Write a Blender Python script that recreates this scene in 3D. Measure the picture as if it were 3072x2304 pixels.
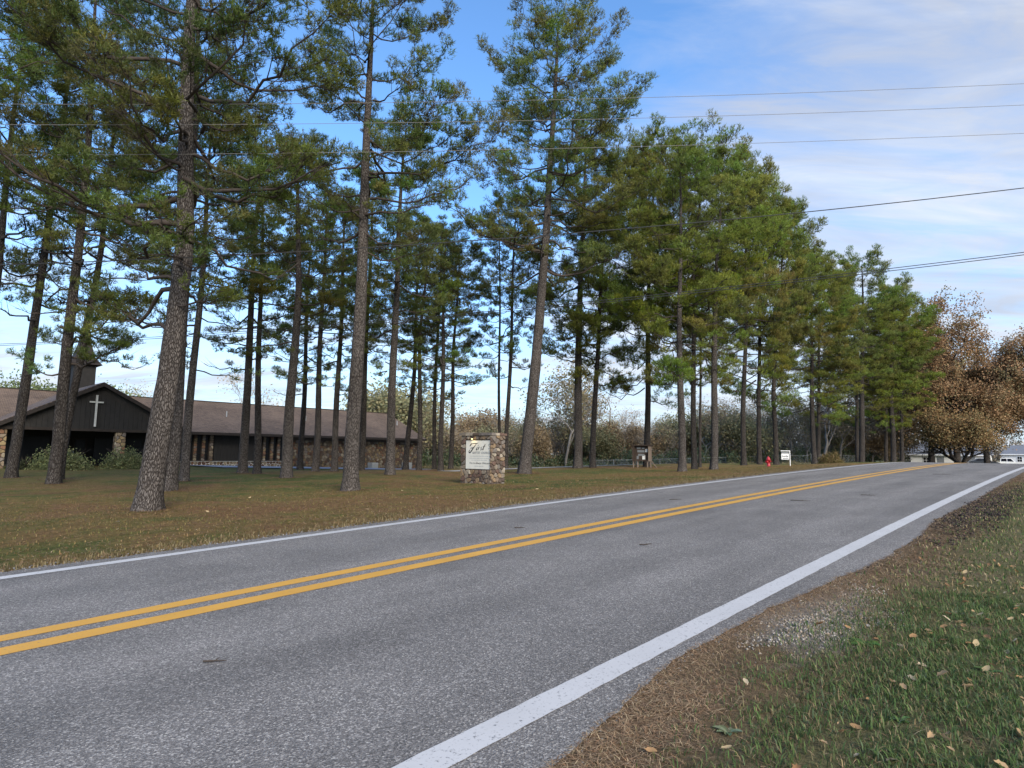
import bpy, math, random
import numpy as np
from mathutils import Vector, Matrix
for o in list(bpy.data.objects): bpy.data.objects.remove(o, do_unlink=True)
SC = bpy.context.scene
COL = SC.collection
PI = math.pi
rad = math.radians
# ------------------------------------------------------------------ camera, sky, sun, exposure
YAW = .745; SY, CY = math.sin(YAW), math.cos(YAW)
EYE = 1.65
PITCH, ROLL = .112, .011
cd = bpy.data.cameras.new('camera'); cam = bpy.data.objects.new('camera', cd); COL.objects.link(cam)
cd.sensor_width = 36; cd.lens = 36 * 1850 / 3072; cd.clip_start = .05; cd.clip_end = 6000
cam.location = (0, 0, 0)
cam.matrix_world = Matrix.Rotation(PI / 2 + PITCH, 4, 'X') @ Matrix.Rotation(ROLL, 4, 'Z')
SC.camera = cam

SUN_EL, SUN_AZ = rad(28), rad(157)      # azimuth clockwise from +Y (camera looks along +Y): behind, to the right
world = bpy.data.worlds.new('World'); SC.world = world; world.use_nodes = True
nt = world.node_tree; N = nt.nodes; L = nt.links; N.clear()
def nd(tree, typ, **kw):
    n = tree.nodes.new(typ)
    for k, v in kw.items():
        if k.startswith('i_'): n.inputs[k[2:].replace('_', ' ')].default_value = v
        else: setattr(n, k, v)
    return n
wo = nd(nt, 'ShaderNodeOutputWorld'); bg = nd(nt, 'ShaderNodeBackground'); bg.inputs['Strength'].default_value = .13
sky = nd(nt, 'ShaderNodeTexSky', sky_type='NISHITA', sun_disc=False, sun_elevation=SUN_EL, sun_rotation=SUN_AZ, altitude=300, air_density=1.0, dust_density=.6, ozone_density=2.5)
tc = nd(nt, 'ShaderNodeTexCoord'); sx = nd(nt, 'ShaderNodeSeparateXYZ'); L.new(tc.outputs['Generated'], sx.inputs[0])
def mth(tree, op, a, b=None, c=None, clamp=False):
    n = tree.nodes.new('ShaderNodeMath'); n.operation = op; n.use_clamp = clamp
    for i, v in enumerate((a, b, c)):
        if v is None: continue
        if isinstance(v, (int, float)): n.inputs[i].default_value = v
        else: tree.links.new(v, n.inputs[i])
    return n.outputs[0]
def mixc(tree, fac, a, b, blend='MIX'):
    n = tree.nodes.new('ShaderNodeMix'); n.data_type = 'RGBA'; n.blend_type = blend
    for s, v in ((n.inputs[0], fac), (n.inputs[6], a), (n.inputs[7], b)):
        if isinstance(v, (int, float)): s.default_value = v
        elif isinstance(v, (tuple, list)): s.default_value = tuple(v) + ((1,) if len(v) == 3 else ())
        else: tree.links.new(v, s)
    return n.outputs[2]
def noise(tree, vec, scale, detail=4, rough=.55, dist=0.0):
    n = tree.nodes.new('ShaderNodeTexNoise'); n.inputs['Scale'].default_value = scale; n.inputs['Detail'].default_value = detail
    n.inputs['Roughness'].default_value = rough; n.inputs['Distortion'].default_value = dist
    if vec is not None: tree.links.new(vec, n.inputs['Vector'])
    return n.outputs['Fac']
def ramp(tree, fac, stops, interp='LINEAR'):
    n = tree.nodes.new('ShaderNodeValToRGB'); cr = n.color_ramp; cr.interpolation = interp
    while len(cr.elements) < len(stops): cr.elements.new(.5)
    for e, (p, c) in zip(cr.elements, stops):
        e.position = p; e.color = (tuple(c) + (1,)) if not isinstance(c, (int, float)) else (c, c, c, 1)
    tree.links.new(fac, n.inputs[0]); return n.outputs[0]
def mapr(tree, v, a, b, c=0., d=1.):
    n = tree.nodes.new('ShaderNodeMapRange'); tree.links.new(v, n.inputs[0])
    for i, x in enumerate((a, b, c, d)): n.inputs[i + 1].default_value = x
    return n.outputs[0]
zc = mth(nt, 'MAXIMUM', sx.outputs[2], 0.0)
den = mth(nt, 'ADD', zc, .16)
cx = mth(nt, 'DIVIDE', sx.outputs[0], den); cy = mth(nt, 'DIVIDE', sx.outputs[1], den)
cmb = nd(nt, 'ShaderNodeCombineXYZ'); L.new(cx, cmb.inputs[0]); L.new(cy, cmb.inputs[1])
mp = nd(nt, 'ShaderNodeMapping'); mp.inputs['Rotation'].default_value = (0, 0, rad(38)); mp.inputs['Scale'].default_value = (.42, 1.25, 1); mp.inputs['Location'].default_value = (1.7, .3, 0)
L.new(cmb.outputs[0], mp.inputs['Vector'])
n1 = noise(nt, mp.outputs[0], 1.1, 7, .56, .5)
n2 = noise(nt, mp.outputs[0], .45, 3, .5, .2)
n3 = noise(nt, mp.outputs[0], 4.5, 8, .62, 1.2)
cov = mth(nt, 'ADD', mth(nt, 'MULTIPLY', n1, .6), mth(nt, 'ADD', mth(nt, 'MULTIPLY', n2, .25), mth(nt, 'MULTIPLY', n3, .25)))
bias = mapr(nt, mth(nt, 'SUBTRACT', sx.outputs[0], mth(nt, 'MULTIPLY', zc, .15)), -.02, .45, -.04, .44)
low = mapr(nt, zc, .05, .40, .24, .0)
cov = mth(nt, 'ADD', cov, mth(nt, 'ADD', bias, low))
cmask = mth(nt, 'MULTIPLY', mapr(nt, cov, .53, .80), mapr(nt, mth(nt, 'ADD', n3, mth(nt, 'MULTIPLY', n1, .5)), .55, .85, .55, 1.), clamp=True)
cshade = noise(nt, mp.outputs[0], 2.2, 5, .6, .6)
CLOUD = mixc(nt, mapr(nt, cshade, .35, .65), (1.95, 2.12, 2.5), (2.95, 3.1, 3.35))
BLUE = mixc(nt, 1., sky.outputs[0], (.70, .93, 1.10), 'MULTIPLY')
hz = mixc(nt, mapr(nt, zc, .0, .25, .7, .0), BLUE, (2.5, 3.1, 3.8))
L.new(mixc(nt, mth(nt, 'MULTIPLY', cmask, .9), hz, CLOUD), bg.inputs[0]); L.new(bg.outputs[0], wo.inputs[0])

sl = bpy.data.lights.new('sun', 'SUN'); sl.energy = 2.3; sl.angle = rad(32); sl.color = (1, .90, .74)
so = bpy.data.objects.new('sun', sl); COL.objects.link(so)
sd = Vector((math.sin(SUN_AZ) * math.cos(SUN_EL), math.cos(SUN_AZ) * math.cos(SUN_EL), math.sin(SUN_EL)))
so.rotation_euler = sd.to_track_quat('Z', 'Y').to_euler(); so.location = (20, -20, 40)
VS = SC.view_settings; VS.view_transform = 'Standard'; VS.look = 'None'; VS.gamma = 1; VS.use_curve_mapping = False
VS.exposure = 1.25
SC.cycles.max_bounces = 6; SC.cycles.diffuse_bounces = 3; SC.cycles.transparent_max_bounces = 6

# ------------------------------------------------------------------ terrain
QC = -1.1e-4
def sm(x): x = np.clip(x, 0, 1); return x * x * (3 - 2 * x)
def prof(s):
    sc = np.clip(np.asarray(s, float), -25, 210)
    z = .0377 * sc - 2.3e-4 * sc * sc
    e = np.clip(sc - 46, 0, 24.0); return z - 1e-3 * e * e
def ter_st(s, te):
    A = prof(s); near = A * (1 - .3 * sm((te - 10) / 9)); far = np.clip(.25 - .024 * (s - 22), -.4, .3)
    k = sm((te - 24) / 24); return near * (1 - k) + far * k - EYE
def wxy(s, t): return s * SY - t * CY, s * CY + t * SY
def rxy(s, te): return wxy(s, te + QC * np.clip(s, -30, 200) ** 2)
def to_st(x, y):
    s = x * SY + y * CY; t = -x * CY + y * SY; return s, t - QC * np.clip(s, -30, 200) ** 2
def ter(x, y):
    s, t = to_st(x, y); return float(ter_st(s, t))
def vnoise(x, y, seed=0):
    x = np.asarray(x, float); y = np.asarray(y, float)
    xi = np.floor(x).astype(np.int64); yi = np.floor(y).astype(np.int64); fx = x - xi; fy = y - yi
    fx = fx * fx * (3 - 2 * fx); fy = fy * fy * (3 - 2 * fy)
    def h(a, b):
        n = (a * 374761393 + b * 668265263 + seed * 982451653) & 0x7fffffff
        n = (n ^ (n >> 13)) * 1274126177 & 0x7fffffff
        return ((n ^ (n >> 16)) & 0xffff) / 65535.
    return (h(xi, yi) * (1 - fx) + h(xi + 1, yi) * fx) * (1 - fy) + (h(xi, yi + 1) * (1 - fx) + h(xi + 1, yi + 1) * fx) * fy

# ------------------------------------------------------------------ mesh helpers
def link(o, parent=None):
    COL.objects.link(o)
    if parent is not None: o.parent = parent
    return o
def npmesh(name, V, FL, mats, col=None, smooth=False, uv=None, fcol=None):
    """V (n,3); FL list of int arrays (m,k)"""
    me = bpy.data.meshes.new(name); V = np.asarray(V, np.float32)
    me.vertices.add(len(V)); me.vertices.foreach_set('co', V.ravel())
    FL = [np.asarray(f, np.int32) for f in FL if len(f)]
    lv = np.concatenate([f.ravel() for f in FL]); tot = np.concatenate([np.full(len(f), f.shape[1], np.int32) for f in FL])
    st = np.concatenate([[0], np.cumsum(tot)[:-1]]).astype(np.int32)
    me.loops.add(len(lv)); me.loops.foreach_set('vertex_index', lv)
    me.polygons.add(len(tot)); me.polygons.foreach_set('loop_start', st); me.polygons.foreach_set('loop_total', tot)
    if smooth: me.polygons.foreach_set('use_smooth', np.ones(len(tot), bool))
    if col is not None:
        a = me.color_attributes.new('Col', 'FLOAT_COLOR', 'POINT'); c = np.ones((len(V), 4), np.float32); c[:, :3] = col; a.data.foreach_set('color', c.ravel())
    if uv is not None:
        u = me.uv_layers.new(name='UVMap'); u.data.foreach_set('uv', np.asarray(uv, np.float32)[lv].ravel())
    me.update(calc_edges=True); me.validate()
    for m in (mats if isinstance(mats, (list, tuple)) else [mats]): me.materials.append(m)
    return me
def ob(name, me, parent=None, loc=None):
    o = bpy.data.objects.new(name, me); link(o, parent)
    if loc is not None: o.location = loc
    return o
class MB:
    def __init__(s): s.v = []; s.f = []; s.c = []
    def poly(s, pts, faces, col=None):
        b = len(s.v); s.v += [tuple(p) for p in pts]; s.f += [tuple(b + i for i in f) for f in faces]
        s.c += [col or (1, 1, 1)] * len(pts); return s
    def box(s, x0, x1, y0, y1, z0, z1, col=None):
        p = [(x, y, z) for z in (z0, z1) for y in (y0, y1) for x in (x0, x1)]
        return s.poly(p, [(0, 2, 3, 1), (4, 5, 7, 6), (0, 1, 5, 4), (2, 6, 7, 3), (0, 4, 6, 2), (1, 3, 7, 5)], col)
    def prism(s, pts, d, col=None):
        """pts: planar 3d polygon, d: extrusion vector"""
        n = len(pts); q = [tuple(np.add(p, d)) for p in pts]
        return s.poly(list(pts) + q, [tuple(range(n))[::-1], tuple(range(n, 2 * n))] + [(i, (i + 1) % n, n + (i + 1) % n, n + i) for i in range(n)], col)
    def tube(s, pts, r, n=6, col=None, cap=True):
        pts = [Vector(p) for p in pts]; k = len(pts); rr = r if isinstance(r, (list, tuple)) else [r] * k
        V = []
        for i, p in enumerate(pts):
            t = (pts[min(i + 1, k - 1)] - pts[max(i - 1, 0)]).normalized(); a = t.cross(Vector((0, 0, 1)) if abs(t.z) < .9 else Vector((1, 0, 0))).normalized(); b = t.cross(a)
            V += [tuple(p + (a * math.cos(2 * PI * j / n) + b * math.sin(2 * PI * j / n)) * rr[i]) for j in range(n)]
        F = [(i * n + j, i * n + (j + 1) % n, (i + 1) * n + (j + 1) % n, (i + 1) * n + j) for i in range(k - 1) for j in range(n)]
        if cap: F += [tuple(range(n))[::-1], tuple((k - 1) * n + j for j in range(n))]
        return s.poly(V, F, col)
    def lathe(s, prof_, c=(0, 0, 0), n=16, col=None, axis='z'):
        V = []
        for (r, z) in prof_:
            for j in range(n):
                a = 2 * PI * j / n; p = (r * math.cos(a), r * math.sin(a), z)
                if axis == 'x': p = (p[2], p[0], p[1])
                if axis == 'y': p = (p[0], p[2], p[1])
                V.append(tuple(np.add(p, c)))
        k = len(prof_)
        F = [(i * n + j, i * n + (j + 1) % n, (i + 1) * n + (j + 1) % n, (i + 1) * n + j) for i in range(k - 1) for j in range(n)]
        F += [tuple(range(n))[::-1], tuple((k - 1) * n + j for j in range(n))]
        return s.poly(V, F, col)
    def mesh(s, name, m, smooth=False, col=False):
        me = bpy.data.meshes.new(name); me.from_pydata(s.v, [], s.f)
        if col:
            a = me.color_attributes.new('Col', 'FLOAT_COLOR', 'POINT'); a.data.foreach_set('color', np.array([c + (1,) for c in s.c], np.float32).ravel())
        me.materials.append(m)
        if smooth: me.polygons.foreach_set('use_smooth', [True] * len(me.polygons))
        me.update(); return me
    def obj(s, name, m, parent=None, smooth=False, col=False): return ob(name, s.mesh(name, m, smooth, col), parent)
def tag(o, label=None, cat=None, group=None, kind=None):
    if label: o['label'] = label
    if cat: o['category'] = cat
    if group: o['group'] = group
    if kind: o['kind'] = kind
    return o
def empty(name, loc=(0, 0, 0), rz=0, label=None, cat=None, group=None):
    o = bpy.data.objects.new(name, None); COL.objects.link(o); o.location = loc; o.rotation_euler = (0, 0, rz); o.empty_display_size = .2
    return tag(o, label, cat, group)
def copy_tree(root):
    r = root.copy(); COL.objects.link(r)
    for ch in root.children:
        c = ch.copy(); COL.objects.link(c); c.parent = r
        for g in ch.children:
            d = g.copy(); COL.objects.link(d); d.parent = c
    return r
ST_RZ = PI / 2 - YAW      # an object with this z rotation has x along the road and y away from it

# ------------------------------------------------------------------ materials
def mat(name, color=(.5, .5, .5), rough=.8, metal=0., spec=.5):
    m = bpy.data.materials.new(name); m.use_nodes = True; b = m.node_tree.nodes['Principled BSDF']
    b.inputs['Base Color'].default_value = tuple(color) + (1,); b.inputs['Roughness'].default_value = rough; b.inputs['Metallic'].default_value = metal
    b.inputs['Specular IOR Level'].default_value = spec
    return m, m.node_tree, b
def bump(tree, b, h, strength=.5, dist=.01):
    n = tree.nodes.new('ShaderNodeBump'); n.inputs['Strength'].default_value = strength; n.inputs['Distance'].default_value = dist
    tree.links.new(h, n.inputs['Height']); tree.links.new(n.outputs[0], b.inputs['Normal'])
def coords(tree, which='Object', scale=(1, 1, 1)):
    t = tree.nodes.new('ShaderNodeTexCoord'); m = tree.nodes.new('ShaderNodeMapping'); m.inputs['Scale'].default_value = scale
    tree.links.new(t.outputs[which], m.inputs[0]); return m.outputs[0]
def attr(tree, name='Col'):
    n = tree.nodes.new('ShaderNodeAttribute'); n.attribute_name = name; return n
def voro(tree, vec, scale, feature='F1', rnd=1.):
    n = tree.nodes.new('ShaderNodeTexVoronoi'); n.feature = feature; n.inputs['Scale'].default_value = scale; n.inputs['Randomness'].default_value = rnd
    tree.links.new(vec, n.inputs['Vector']); return n
def noisy(name, c1, c2, scale=8, rough=.85, bs=.3, bd=.01, detail=5, vecscale=(1, 1, 1), spec=.3, which='Object'):
    m, t, b = mat(name, c1, rough, spec=spec); v = coords(t, which, vecscale); f = noise(t, v, scale, detail)
    t.links.new(mixc(t, mapr(t, f, .3, .7), c1, c2), b.inputs['Base Color'])
    if bs: bump(t, b, f, bs, bd)
    return m
def leafmat(name, trans=.25, rough=.6, spec=.3):
    m, t, b = mat(name, rough=rough, spec=spec); a = attr(t)
    oi = t.nodes.new('ShaderNodeObjectInfo')
    v = mapr(t, oi.outputs['Random'], 0, 1, .85, 1.15)
    cc = mixc(t, 1., a.outputs['Color'], v, 'MULTIPLY')
    t.links.new(cc, b.inputs['Base Color'])
    tr = t.nodes.new('ShaderNodeBsdfTranslucent'); t.links.new(cc, tr.inputs[0]); mx = t.nodes.new('ShaderNodeMixShader'); mx.inputs[0].default_value = trans
    out = t.nodes['Material Output']; t.links.new(b.outputs[0], mx.inputs[1]); t.links.new(tr.outputs[0], mx.inputs[2]); t.links.new(mx.outputs[0], out.inputs[0])
    return m
M_NEEDLE = leafmat('pine_needles', .38, .5)
M_LEAF = leafmat('leaf', .3, .8, .1)
M_BLADE = leafmat('grass_blade', .3, .75, .15)
M_LITTER = leafmat('pine_litter', .1, .8, .1)
def attrmat(name, rough=.85, spec=.3, ns=12, amt=.35, bs=.4, bd=.01):
    m, t, b = mat(name, rough=rough, spec=spec); a = attr(t); f = noise(t, coords(t), ns, 5)
    k = mapr(t, f, .25, .75, 1 - amt, 1 + amt); t.links.new(mixc(t, 1., a.outputs['Color'], k, 'MULTIPLY'), b.inputs['Base Color'])
    if bs: bump(t, b, f, bs, bd)
    return m
M_STONEJ = attrmat('field_stone', .85, .3, 14, .35, .6, .02)
# single stones: colour per object
M_STONE, t, b = mat('sign_stone', rough=.8); oi = t.nodes.new('ShaderNodeObjectInfo')
cr = ramp(t, oi.outputs['Random'], [(0, (.085, .06, .046)), (.2, (.15, .11, .08)), (.38, (.19, .155, .12)), (.52, (.115, .07, .053)), (.65, (.215, .15, .09)), (.76, (.14, .12, .105)), (.92, (.30, .255, .20))], 'CONSTANT')
v = coords(t); f = noise(t, v, 11, 6, .6); t.links.new(mixc(t, 1., cr, mapr(t, f, .25, .75, .55, 1.4), 'MULTIPLY'), b.inputs['Base Color']); bump(t, b, f, .7, .02)
M_MORTAR = noisy('mortar', (.07, .055, .045), (.13, .11, .09), 25, .95, .5, .01)
# bark
def bark(name, dark, mid, light, sc=1.):
    m, t, b = mat(name, mid, .92, spec=.15)
    v = coords(t, 'Object', (1, 1, .28)); vo = voro(t, v, 17 * sc, 'DISTANCE_TO_EDGE'); 
    wv = t.nodes.new('ShaderNodeVectorMath'); wv.operation = 'ADD'; nn = t.nodes.new('ShaderNodeTexNoise'); nn.inputs['Scale'].default_value = 6; nn.inputs['Detail'].default_value = 4; t.links.new(v, nn.inputs['Vector'])
    sc_ = t.nodes.new('ShaderNodeVectorMath'); sc_.operation = 'SCALE'; sc_.inputs['Scale'].default_value = .12; t.links.new(nn.outputs['Color'], sc_.inputs[0]); t.links.new(v, wv.inputs[0]); t.links.new(sc_.outputs[0], wv.inputs[1]); t.links.new(wv.outputs[0], vo.inputs['Vector'])
    e = mapr(t, vo.outputs['Distance'], .0, .22); f = noise(t, coords(t, 'Object', (1, 1, .5)), 22, 6, .65); g = noise(t, coords(t, 'Object', (1, 1, .3)), 1.3, 3)
    c = mixc(t, mapr(t, f, .3, .7), mid, light); c = mixc(t, e, dark, c); c = mixc(t, 1., c, mapr(t, g, .3, .7, .7, 1.25), 'MULTIPLY'); t.links.new(c, b.inputs['Base Color'])
    bump(t, b, mth(t, 'ADD', e, mth(t, 'MULTIPLY', f, .5)), 1., .04 / sc)
    return m
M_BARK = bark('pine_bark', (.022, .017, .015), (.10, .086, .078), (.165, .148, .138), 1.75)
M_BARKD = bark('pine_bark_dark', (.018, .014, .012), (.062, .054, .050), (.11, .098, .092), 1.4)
M_TWIG = noisy('twig', (.038, .030, .026), (.07, .056, .048), 9, .95, 0)
M_GREYB = noisy('grey_bark', (.20, .18, .16), (.33, .30, .27), 9, .95, 0)
# asphalt
M_ROAD, t, b = mat('asphalt', rough=.78, spec=.45); v = coords(t)
vo = voro(t, v, 95); vb = voro(t, v, 210)
ag = t.nodes.new('ShaderNodeSeparateColor'); t.links.new(vo.outputs['Color'], ag.inputs[0]); ag2 = t.nodes.new('ShaderNodeSeparateColor'); t.links.new(vb.outputs['Color'], ag2.inputs[0])
c = ramp(t, ag.outputs[0], [(0, (.035, .032, .031)), (.4, (.115, .104, .097)), (.75, (.225, .205, .19)), (.92, (.42, .39, .36)), (1, (.62, .58, .53))])
c2 = ramp(t, ag2.outputs[1], [(0, (.06, .055, .052)), (.7, (.18, .165, .155)), (1, (.32, .315, .31))]); c = mixc(t, .5, c, c2)
uvn = t.nodes.new('ShaderNodeUVMap'); mpu = t.nodes.new('ShaderNodeMapping'); mpu.inputs['Scale'].default_value = (.12, 1.1, 1); t.links.new(uvn.outputs[0], mpu.inputs[0])
st_ = noise(t, mpu.outputs[0], 1.1, 4, .6, .3); pt = noise(t, v, .9, 5, .6)
c = mixc(t, 1., c, mapr(t, st_, .3, .7, .82, 1.2), 'MULTIPLY'); c = mixc(t, 1., c, mapr(t, pt, .3, .7, .86, 1.14), 'MULTIPLY')
mpd = t.nodes.new('ShaderNodeMapping'); mpd.inputs['Scale'].default_value = (.8, 5, 1); t.links.new(uvn.outputs[0], mpd.inputs[0]); dk = noise(t, mpd.outputs[0], .9, 5, .7); su = t.nodes.new('ShaderNodeSeparateXYZ'); t.links.new(uvn.outputs[0], su.inputs[0]); wp = mth(t, 'COSINE', mth(t, 'MULTIPLY', mth(t, 'SUBTRACT', su.outputs[1], 3.55), 3.5)); c = mixc(t, 1., c, mapr(t, wp, -1, 1, .94, 1.09), 'MULTIPLY')
c = mixc(t, mapr(t, dk, .69, .75, 0, .55), c, (.045, .045, .047)); t.links.new(c, b.inputs['Base Color'])
bump(t, b, mth(t, 'ADD', vo.outputs['Distance'], mth(t, 'MULTIPLY', vb.outputs['Distance'], .5)), .55, .009)
def paint(name, c1, wear=.62):
    m, t, b = mat(name, c1, .6, spec=.4); v = coords(t); f = noise(t, v, 30, 6, .7); g = noise(t, v, 1.5, 4)
    vo = voro(t, v, 75)
    k = mth(t, 'ADD', mapr(t, mth(t, 'ADD', f, mth(t, 'MULTIPLY', g, .12)), wear + .03, wear + .11), mapr(t, vo.outputs['Distance'], .75, .9, 0, .35), clamp=True)
    c = mixc(t, k, mixc(t, mapr(t, g, .3, .7), tuple(x * .88 for x in c1), c1), (.12, .12, .125)); t.links.new(c, b.inputs['Base Color']); bump(t, b, f, .25, .003); return m
M_WHITEL = paint('white_road_paint', (.53, .52, .52)); M_YEL = paint('yellow_road_paint', (.62, .33, .055), .66)
# ground: UV holds (s, t) along and across the road
def ground_nodes(t):
    u = t.nodes.new('ShaderNodeUVMap'); s = t.nodes.new('ShaderNodeSeparateXYZ'); t.links.new(u.outputs[0], s.inputs[0]); return u.outputs[0], s.outputs[0], s.outputs[1]
M_LAWN, t, b = mat('lawn_turf', rough=1., spec=.05); uv, us, ut = ground_nodes(t)
n_a = noise(t, uv, .11, 4, .6, .4); n_b = noise(t, uv, .75, 5, .65, .3); n_c = noise(t, uv, 14, 6, .75); n_d = noise(t, uv, 60, 4, .7)
gm = mth(t, 'ADD', mth(t, 'MULTIPLY', n_a, .6), mth(t, 'MULTIPLY', n_b, .4))
c = ramp(t, mapr(t, gm, .40, .60, .30, .76), [(.36, (.20, .125, .062)), (.46, (.19, .135, .056)), (.54, (.16, .13, .05)), (.62, (.115, .12, .042)), (.72, (.085, .105, .035))])
edge = mapr(t, mth(t, 'ADD', ut, mth(t, 'MULTIPLY', n_b, .5)), 10.45, 10.95, 1, 0); c = mixc(t, mth(t, 'MULTIPLY', edge, .8), c, (.20, .145, .062))
far_ = mapr(t, ut, 27, 34, 0, .5); c = mixc(t, far_, c, (.10, .11, .04))
red = mapr(t, noise(t, uv, .22, 3, .6), .55, .66, 0, .7); c = mixc(t, red, c, (.20, .105, .06))
n_e = noise(t, uv, 3.2, 5, .7); c = mixc(t, 1., c, mapr(t, n_e, .32, .68, .72, 1.3), 'MULTIPLY'); c = mixc(t, 1., c, mapr(t, n_c, .3, .7, .5, 1.55), 'MULTIPLY'); c = mixc(t, 1., c, mapr(t, n_d, .3, .7, .65, 1.4), 'MULTIPLY'); t.links.new(c, b.inputs['Base Color'])
bump(t, b, mth(t, 'ADD', n_c, n_d), 1., .06)
M_VERGE, t, b = mat('verge_soil', rough=1., spec=.05); uv, us, ut = ground_nodes(t)
n_b = noise(t, uv, .9, 5, .65, .3); n_c = noise(t, uv, 25, 6, .75); n_d = noise(t, uv, 110, 4, .7)
c = ramp(t, n_b, [(.35, (.20, .155, .10)), (.5, (.145, .14, .07)), (.65, (.10, .125, .05))])
c = mixc(t, mapr(t, mth(t, 'ADD', ut, mth(t, 'MULTIPLY', n_b, 1.2)), 1.5, 2.3, 0, .85), c, (.19, .125, .08))
def blob(s0, t0, rs, rt):
    a_ = mth(t, 'DIVIDE', mth(t, 'SUBTRACT', us, s0), rs); b_ = mth(t, 'DIVIDE', mth(t, 'SUBTRACT', ut, t0), rt)
    d_ = mth(t, 'SQRT', mth(t, 'ADD', mth(t, 'MULTIPLY', a_, a_), mth(t, 'MULTIPLY', b_, b_))); return mapr(t, mth(t, 'ADD', d_, mth(t, 'MULTIPLY', mth(t, 'SUBTRACT', n_b, .5), 2.2)), .75, 1.15, 1, 0)
c = mixc(t, mth(t, 'MULTIPLY', blob(5.9, 1.8, 1.1, .42), .8), c, (.30, .265, .23))
c = mixc(t, mth(t, 'MULTIPLY', blob(17, 1.6, 6.5, .55), .9), c, (.045, .035, .032))
c = mixc(t, 1., c, mapr(t, n_c, .3, .7, .55, 1.5), 'MULTIPLY'); c = mixc(t, 1., c, mapr(t, n_d, .3, .7, .65, 1.4), 'MULTIPLY'); t.links.new(c, b.inputs['Base Color']); bump(t, b, mth(t, 'ADD', n_c, n_d), 1., .03)
M_GRAVEL = attrmat('gravel', .95, .05, 60, .3, .3, .003)
M_DRIVE = noisy('driveway_asphalt', (.20, .205, .22), (.26, .265, .28), 6, .8, .2)
M_CONC = noisy('concrete', (.26, .25, .235), (.36, .35, .33), 5, .9, .2)
M_FIELD = noisy('dry_field', (.16, .15, .07), (.30, .25, .14), 3, 1, .5, .05, which='Generated')

# ------------------------------------------------------------------ ground sheets
def sheet(name, S, T, lift, m, kind='structure', jit=None):
    S, T = np.asarray(S, float), np.asarray(T, float); A, B = np.meshgrid(S, T, indexing='ij')
    if jit is not None: B = jit(A, B)
    X, Y = rxy(A, B); Z = ter_st(A, B) + (lift(A, B) if callable(lift) else lift)
    n, k = A.shape; i = np.arange(n * k).reshape(n, k)
    F = np.stack([i[:-1, :-1], i[1:, :-1], i[1:, 1:], i[:-1, 1:]], -1).reshape(-1, 4)
    me = npmesh(name, np.stack([X, Y, Z], -1).reshape(-1, 3), [F], m, smooth=True, uv=np.stack([A, B], -1).reshape(-1, 2)); o = ob(name, me)
    if kind: o['kind'] = kind
    return o
EDGE_S = [-60, -5, 2.6, 3.4, 4.1, 5.1, 5.9, 7, 8.2, 9.1, 10.6, 14, 18, 23, 35, 60, 300]
EDGE_T = [2, 1.95, 2.0, 2.17, 2.26, 2.27, 2.24, 2.15, 2.05, 1.97, 1.92, 2.12, 2.0, 2.0, 2.12, 2.1, 2.1]
def redge(s): return np.interp(s, EDGE_S, EDGE_T) + .05 * (vnoise(s * 3, s * 0, 3) - .5) + .03 * (vnoise(s * 11, s * 0, 4) - .5)
def ledge(s): return 10.12 + .10 * (vnoise(s * 2.5, s * 0, 5) - .5) + .05 * (vnoise(s * 9, s * 0, 6) - .5)
Ss = np.concatenate([np.arange(-60, -6, 2.), np.arange(-6, 40, .12), np.arange(40, 120, .6), np.arange(120, 301, 4.)])
u = np.linspace(0, 1, 26)
def rj(A, B): return redge(A) * (1 - B) + ledge(A) * B
o = sheet('road', Ss, u, .03, M_ROAD, jit=rj)
for nm, a0, a1, m in (('edge_line', 2.40, 2.61, M_WHITEL), ('edge_line', 9.62, 9.82, M_WHITEL), ('centre_line', 6.20, 6.43, M_YEL), ('centre_line', 6.63, 6.84, M_YEL)):
    l = sheet(nm, Ss, [a0, (a0 + a1) / 2, a1], .034, m, None, jit=lambda A, B: B + .012 * (vnoise(A * 14, B * 20, 8) - .5))
    l.parent = o
# lawn (far side) and verge (near side)
Tl = np.concatenate([[10.0], np.arange(10.1, 13, .25), np.arange(13, 34, .7), np.arange(34, 70, 2.5), [75, 85, 100, 130, 180, 260, 400, 700, 1200]])
Sl = np.concatenate([[-1200, -700, -400, -250, -150, -100], np.arange(-70, -20, 6.), np.arange(-20, 60, .7), np.arange(60, 130, 2.5), [140, 160, 190, 220, 300, 450, 700, 1200]])
def lumps(A, B):
    k = sm((B - 10.1) / .6); return .035 * k + k * .05 * (vnoise(A * .8, B * .8, 11) - .5) + k * .02 * (vnoise(A * 3, B * 3, 12) - .5)
sheet('grass_lawn', Sl, Tl, lumps, M_LAWN)
Tv = np.concatenate([[-1200, -700, -400, -200, -100, -50, -25, -14, -9], np.arange(-6, 2.5, .085)])
Sv = np.concatenate([[-1200, -600, -200, -80, -30, -14], np.arange(-8, 15.5, .09), np.arange(16, 50, .5), np.arange(50, 130, 3.), [140, 160, 200, 300, 600, 1200]])
def vlift(A, B):
    d = np.clip(2.1 - B, 0, 1.5); return .018 + .02 * sm(d / .25) + .03 * d + (.035 * (vnoise(A * 1.7, B * 1.7, 21) - .5) + .02 * (vnoise(A * 6, B * 6, 22) - .5)) * sm(d / .3)
sheet('grass_verge', Sv, Tv, vlift, M_VERGE)
sheet('ground_under_road', [-1200, -60, -20, 0, 20, 40, 60, 80, 100, 120, 140, 180, 300, 1200], [2.35, 4, 6, 8, 10.05], -.03, M_CONC)
sheet('driveway', np.arange(19.4, 62, 1.), [46.5, 48, 50, 52, 54.4, 55.6], .10, M_DRIVE)
sheet('footpath', np.arange(24, 100, .8), np.linspace(26.5, 28.2, 4), .06, M_CONC)
def vz(s, t): return ter_st(s, t) + vlift(s, t)
def lz(s, t): return ter_st(s, t) + lumps(s, t)

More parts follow.
